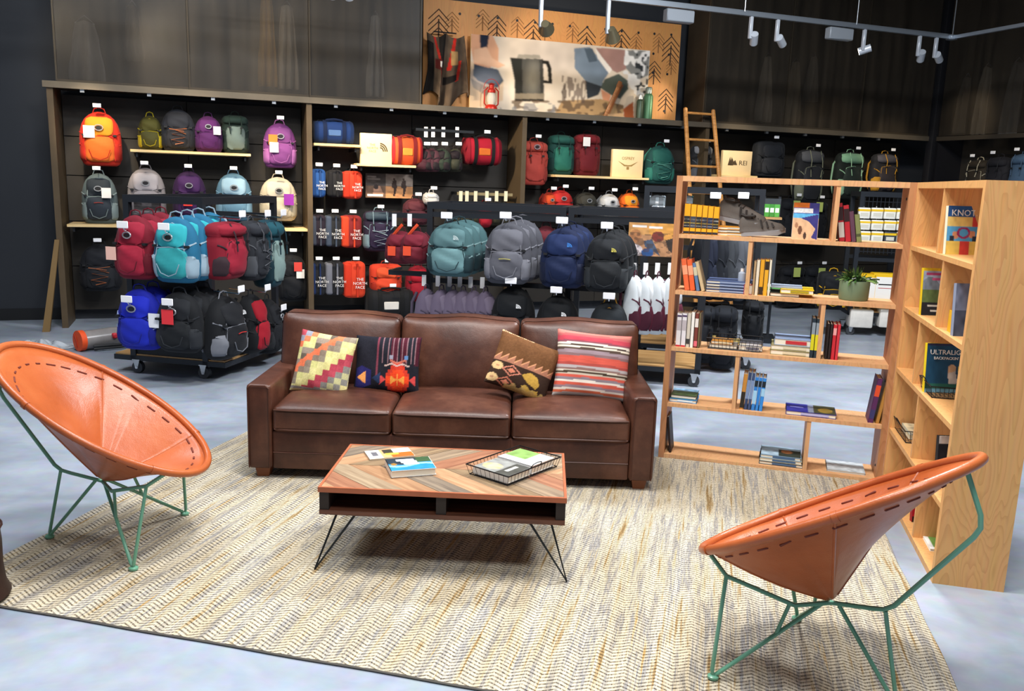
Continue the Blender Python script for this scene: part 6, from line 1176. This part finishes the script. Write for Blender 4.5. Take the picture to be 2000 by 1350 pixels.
for px in (1326, 1643): u = WALL.p(px, 30, TV)[0]; MB().rbox(u-.17, u+.17, TV-.05, TV+.05, -.19, -.06, .01, 1).obj('driver_box', mat('#8d949c', .5, .2), tr1)
def head(u, v, label, tgt, lit=True, power=60, ang=32, stem=.2, col=(1, .82, .58), fr=WALL, disc=False):
    p = fr.w(u, v, tz-.04); t = thing('track_head', label, 'spotlight', p, WALL.a, 'track spotlights')
    MB().rbox(-.02, .02, -.02, .02, -stem, 0, .006, 1).obj('stem', HEAD, t); d = (Vector(tgt)-Vector(p)).normalized(); dl = Matrix.Rotation(-WALL.a, 3, 'Z')@d; c = Vector((.055, 0, -stem+.02))
    MB().tube([c-dl*.05, c+dl*.09], .045 if not disc else [.04, .085], 16).obj('can', HEAD if not disc else mat('#8d8468', .35, .7), t)
    MB().tube([c+dl*.0895, c+dl*.092], .038, 14).obj('lens', mat('#fff2d8', .3, emit=12 if lit else .3), t)
    if lit:
        w = Vector(p)+Matrix.Rotation(WALL.a, 3, 'Z')@(c+dl*.13); spot(tuple(w), tgt, power, ang, col)
    return t
def wp(px, py, v=.15): u, z = WALL.p(px, py, v); return WALL.w(u, v, z)
for k, (px, tg, pw, an) in enumerate(((1465, (1442, 318), 200, 26), (1517, (1660, 330), 120, 36), (1688, (1290, 195), 300, 15), (1797, (1740, 330), 90, 34), (1830, (1930, 330), 60, 34))):
    head(WALL.p(px, 70, TV)[0], TV, f'small grey track spotlight, {ords[k]} from the left on the visible track', wp(*tg), True, pw, an, .24)
head(tuc, TV-1.2, 'small grey track spotlight past the corner on the right hand track', WR.w(1.5, 0, 2.0), True, 50, 40, .24)
head(WALL.p(1057, 15, TV)[0], TV, 'round track spotlight hanging in front of the printed pine trees', wp(1090, 130), True, 90, 64, .34, disc=True); head(WALL.p(1188, 25, TV)[0], TV, 'second round track spotlight hanging in front of the printed pine trees', wp(1230, 325), True, 200, 26, .34, disc=True)
for k, (u, tg, pw, an) in enumerate(((.2, (190, 280), 300, 26), (1.0, (420, 345), 150, 40), (1.8, (545, 360), 300, 28), (2.3, (655, 330), 150, 34), (2.6, (690, 480), 300, 40), (2.75, (735, 290), 300, 20), (2.45, (800, 300), 240, 26), (2.05, (930, 340), 220, 36), (1.55, (1070, 320), 300, 28), (.85, (1200, 395), 320, 24), (-.4, (250, 150), 35, 76), (.6, (480, 160), 60, 76), (1.4, (700, 180), 70, 76), (2.2, (868, 150), 70, 30))):
    head(u, TV, f'grey track spotlight above the picture edge, {["1st", "2nd", "3rd", "4th", "5th", "6th", "7th", "8th", "9th", "10th", "11th", "12th", "13th", "14th"][k]} along the hidden run', wp(*tg), True, pw, an, .2)
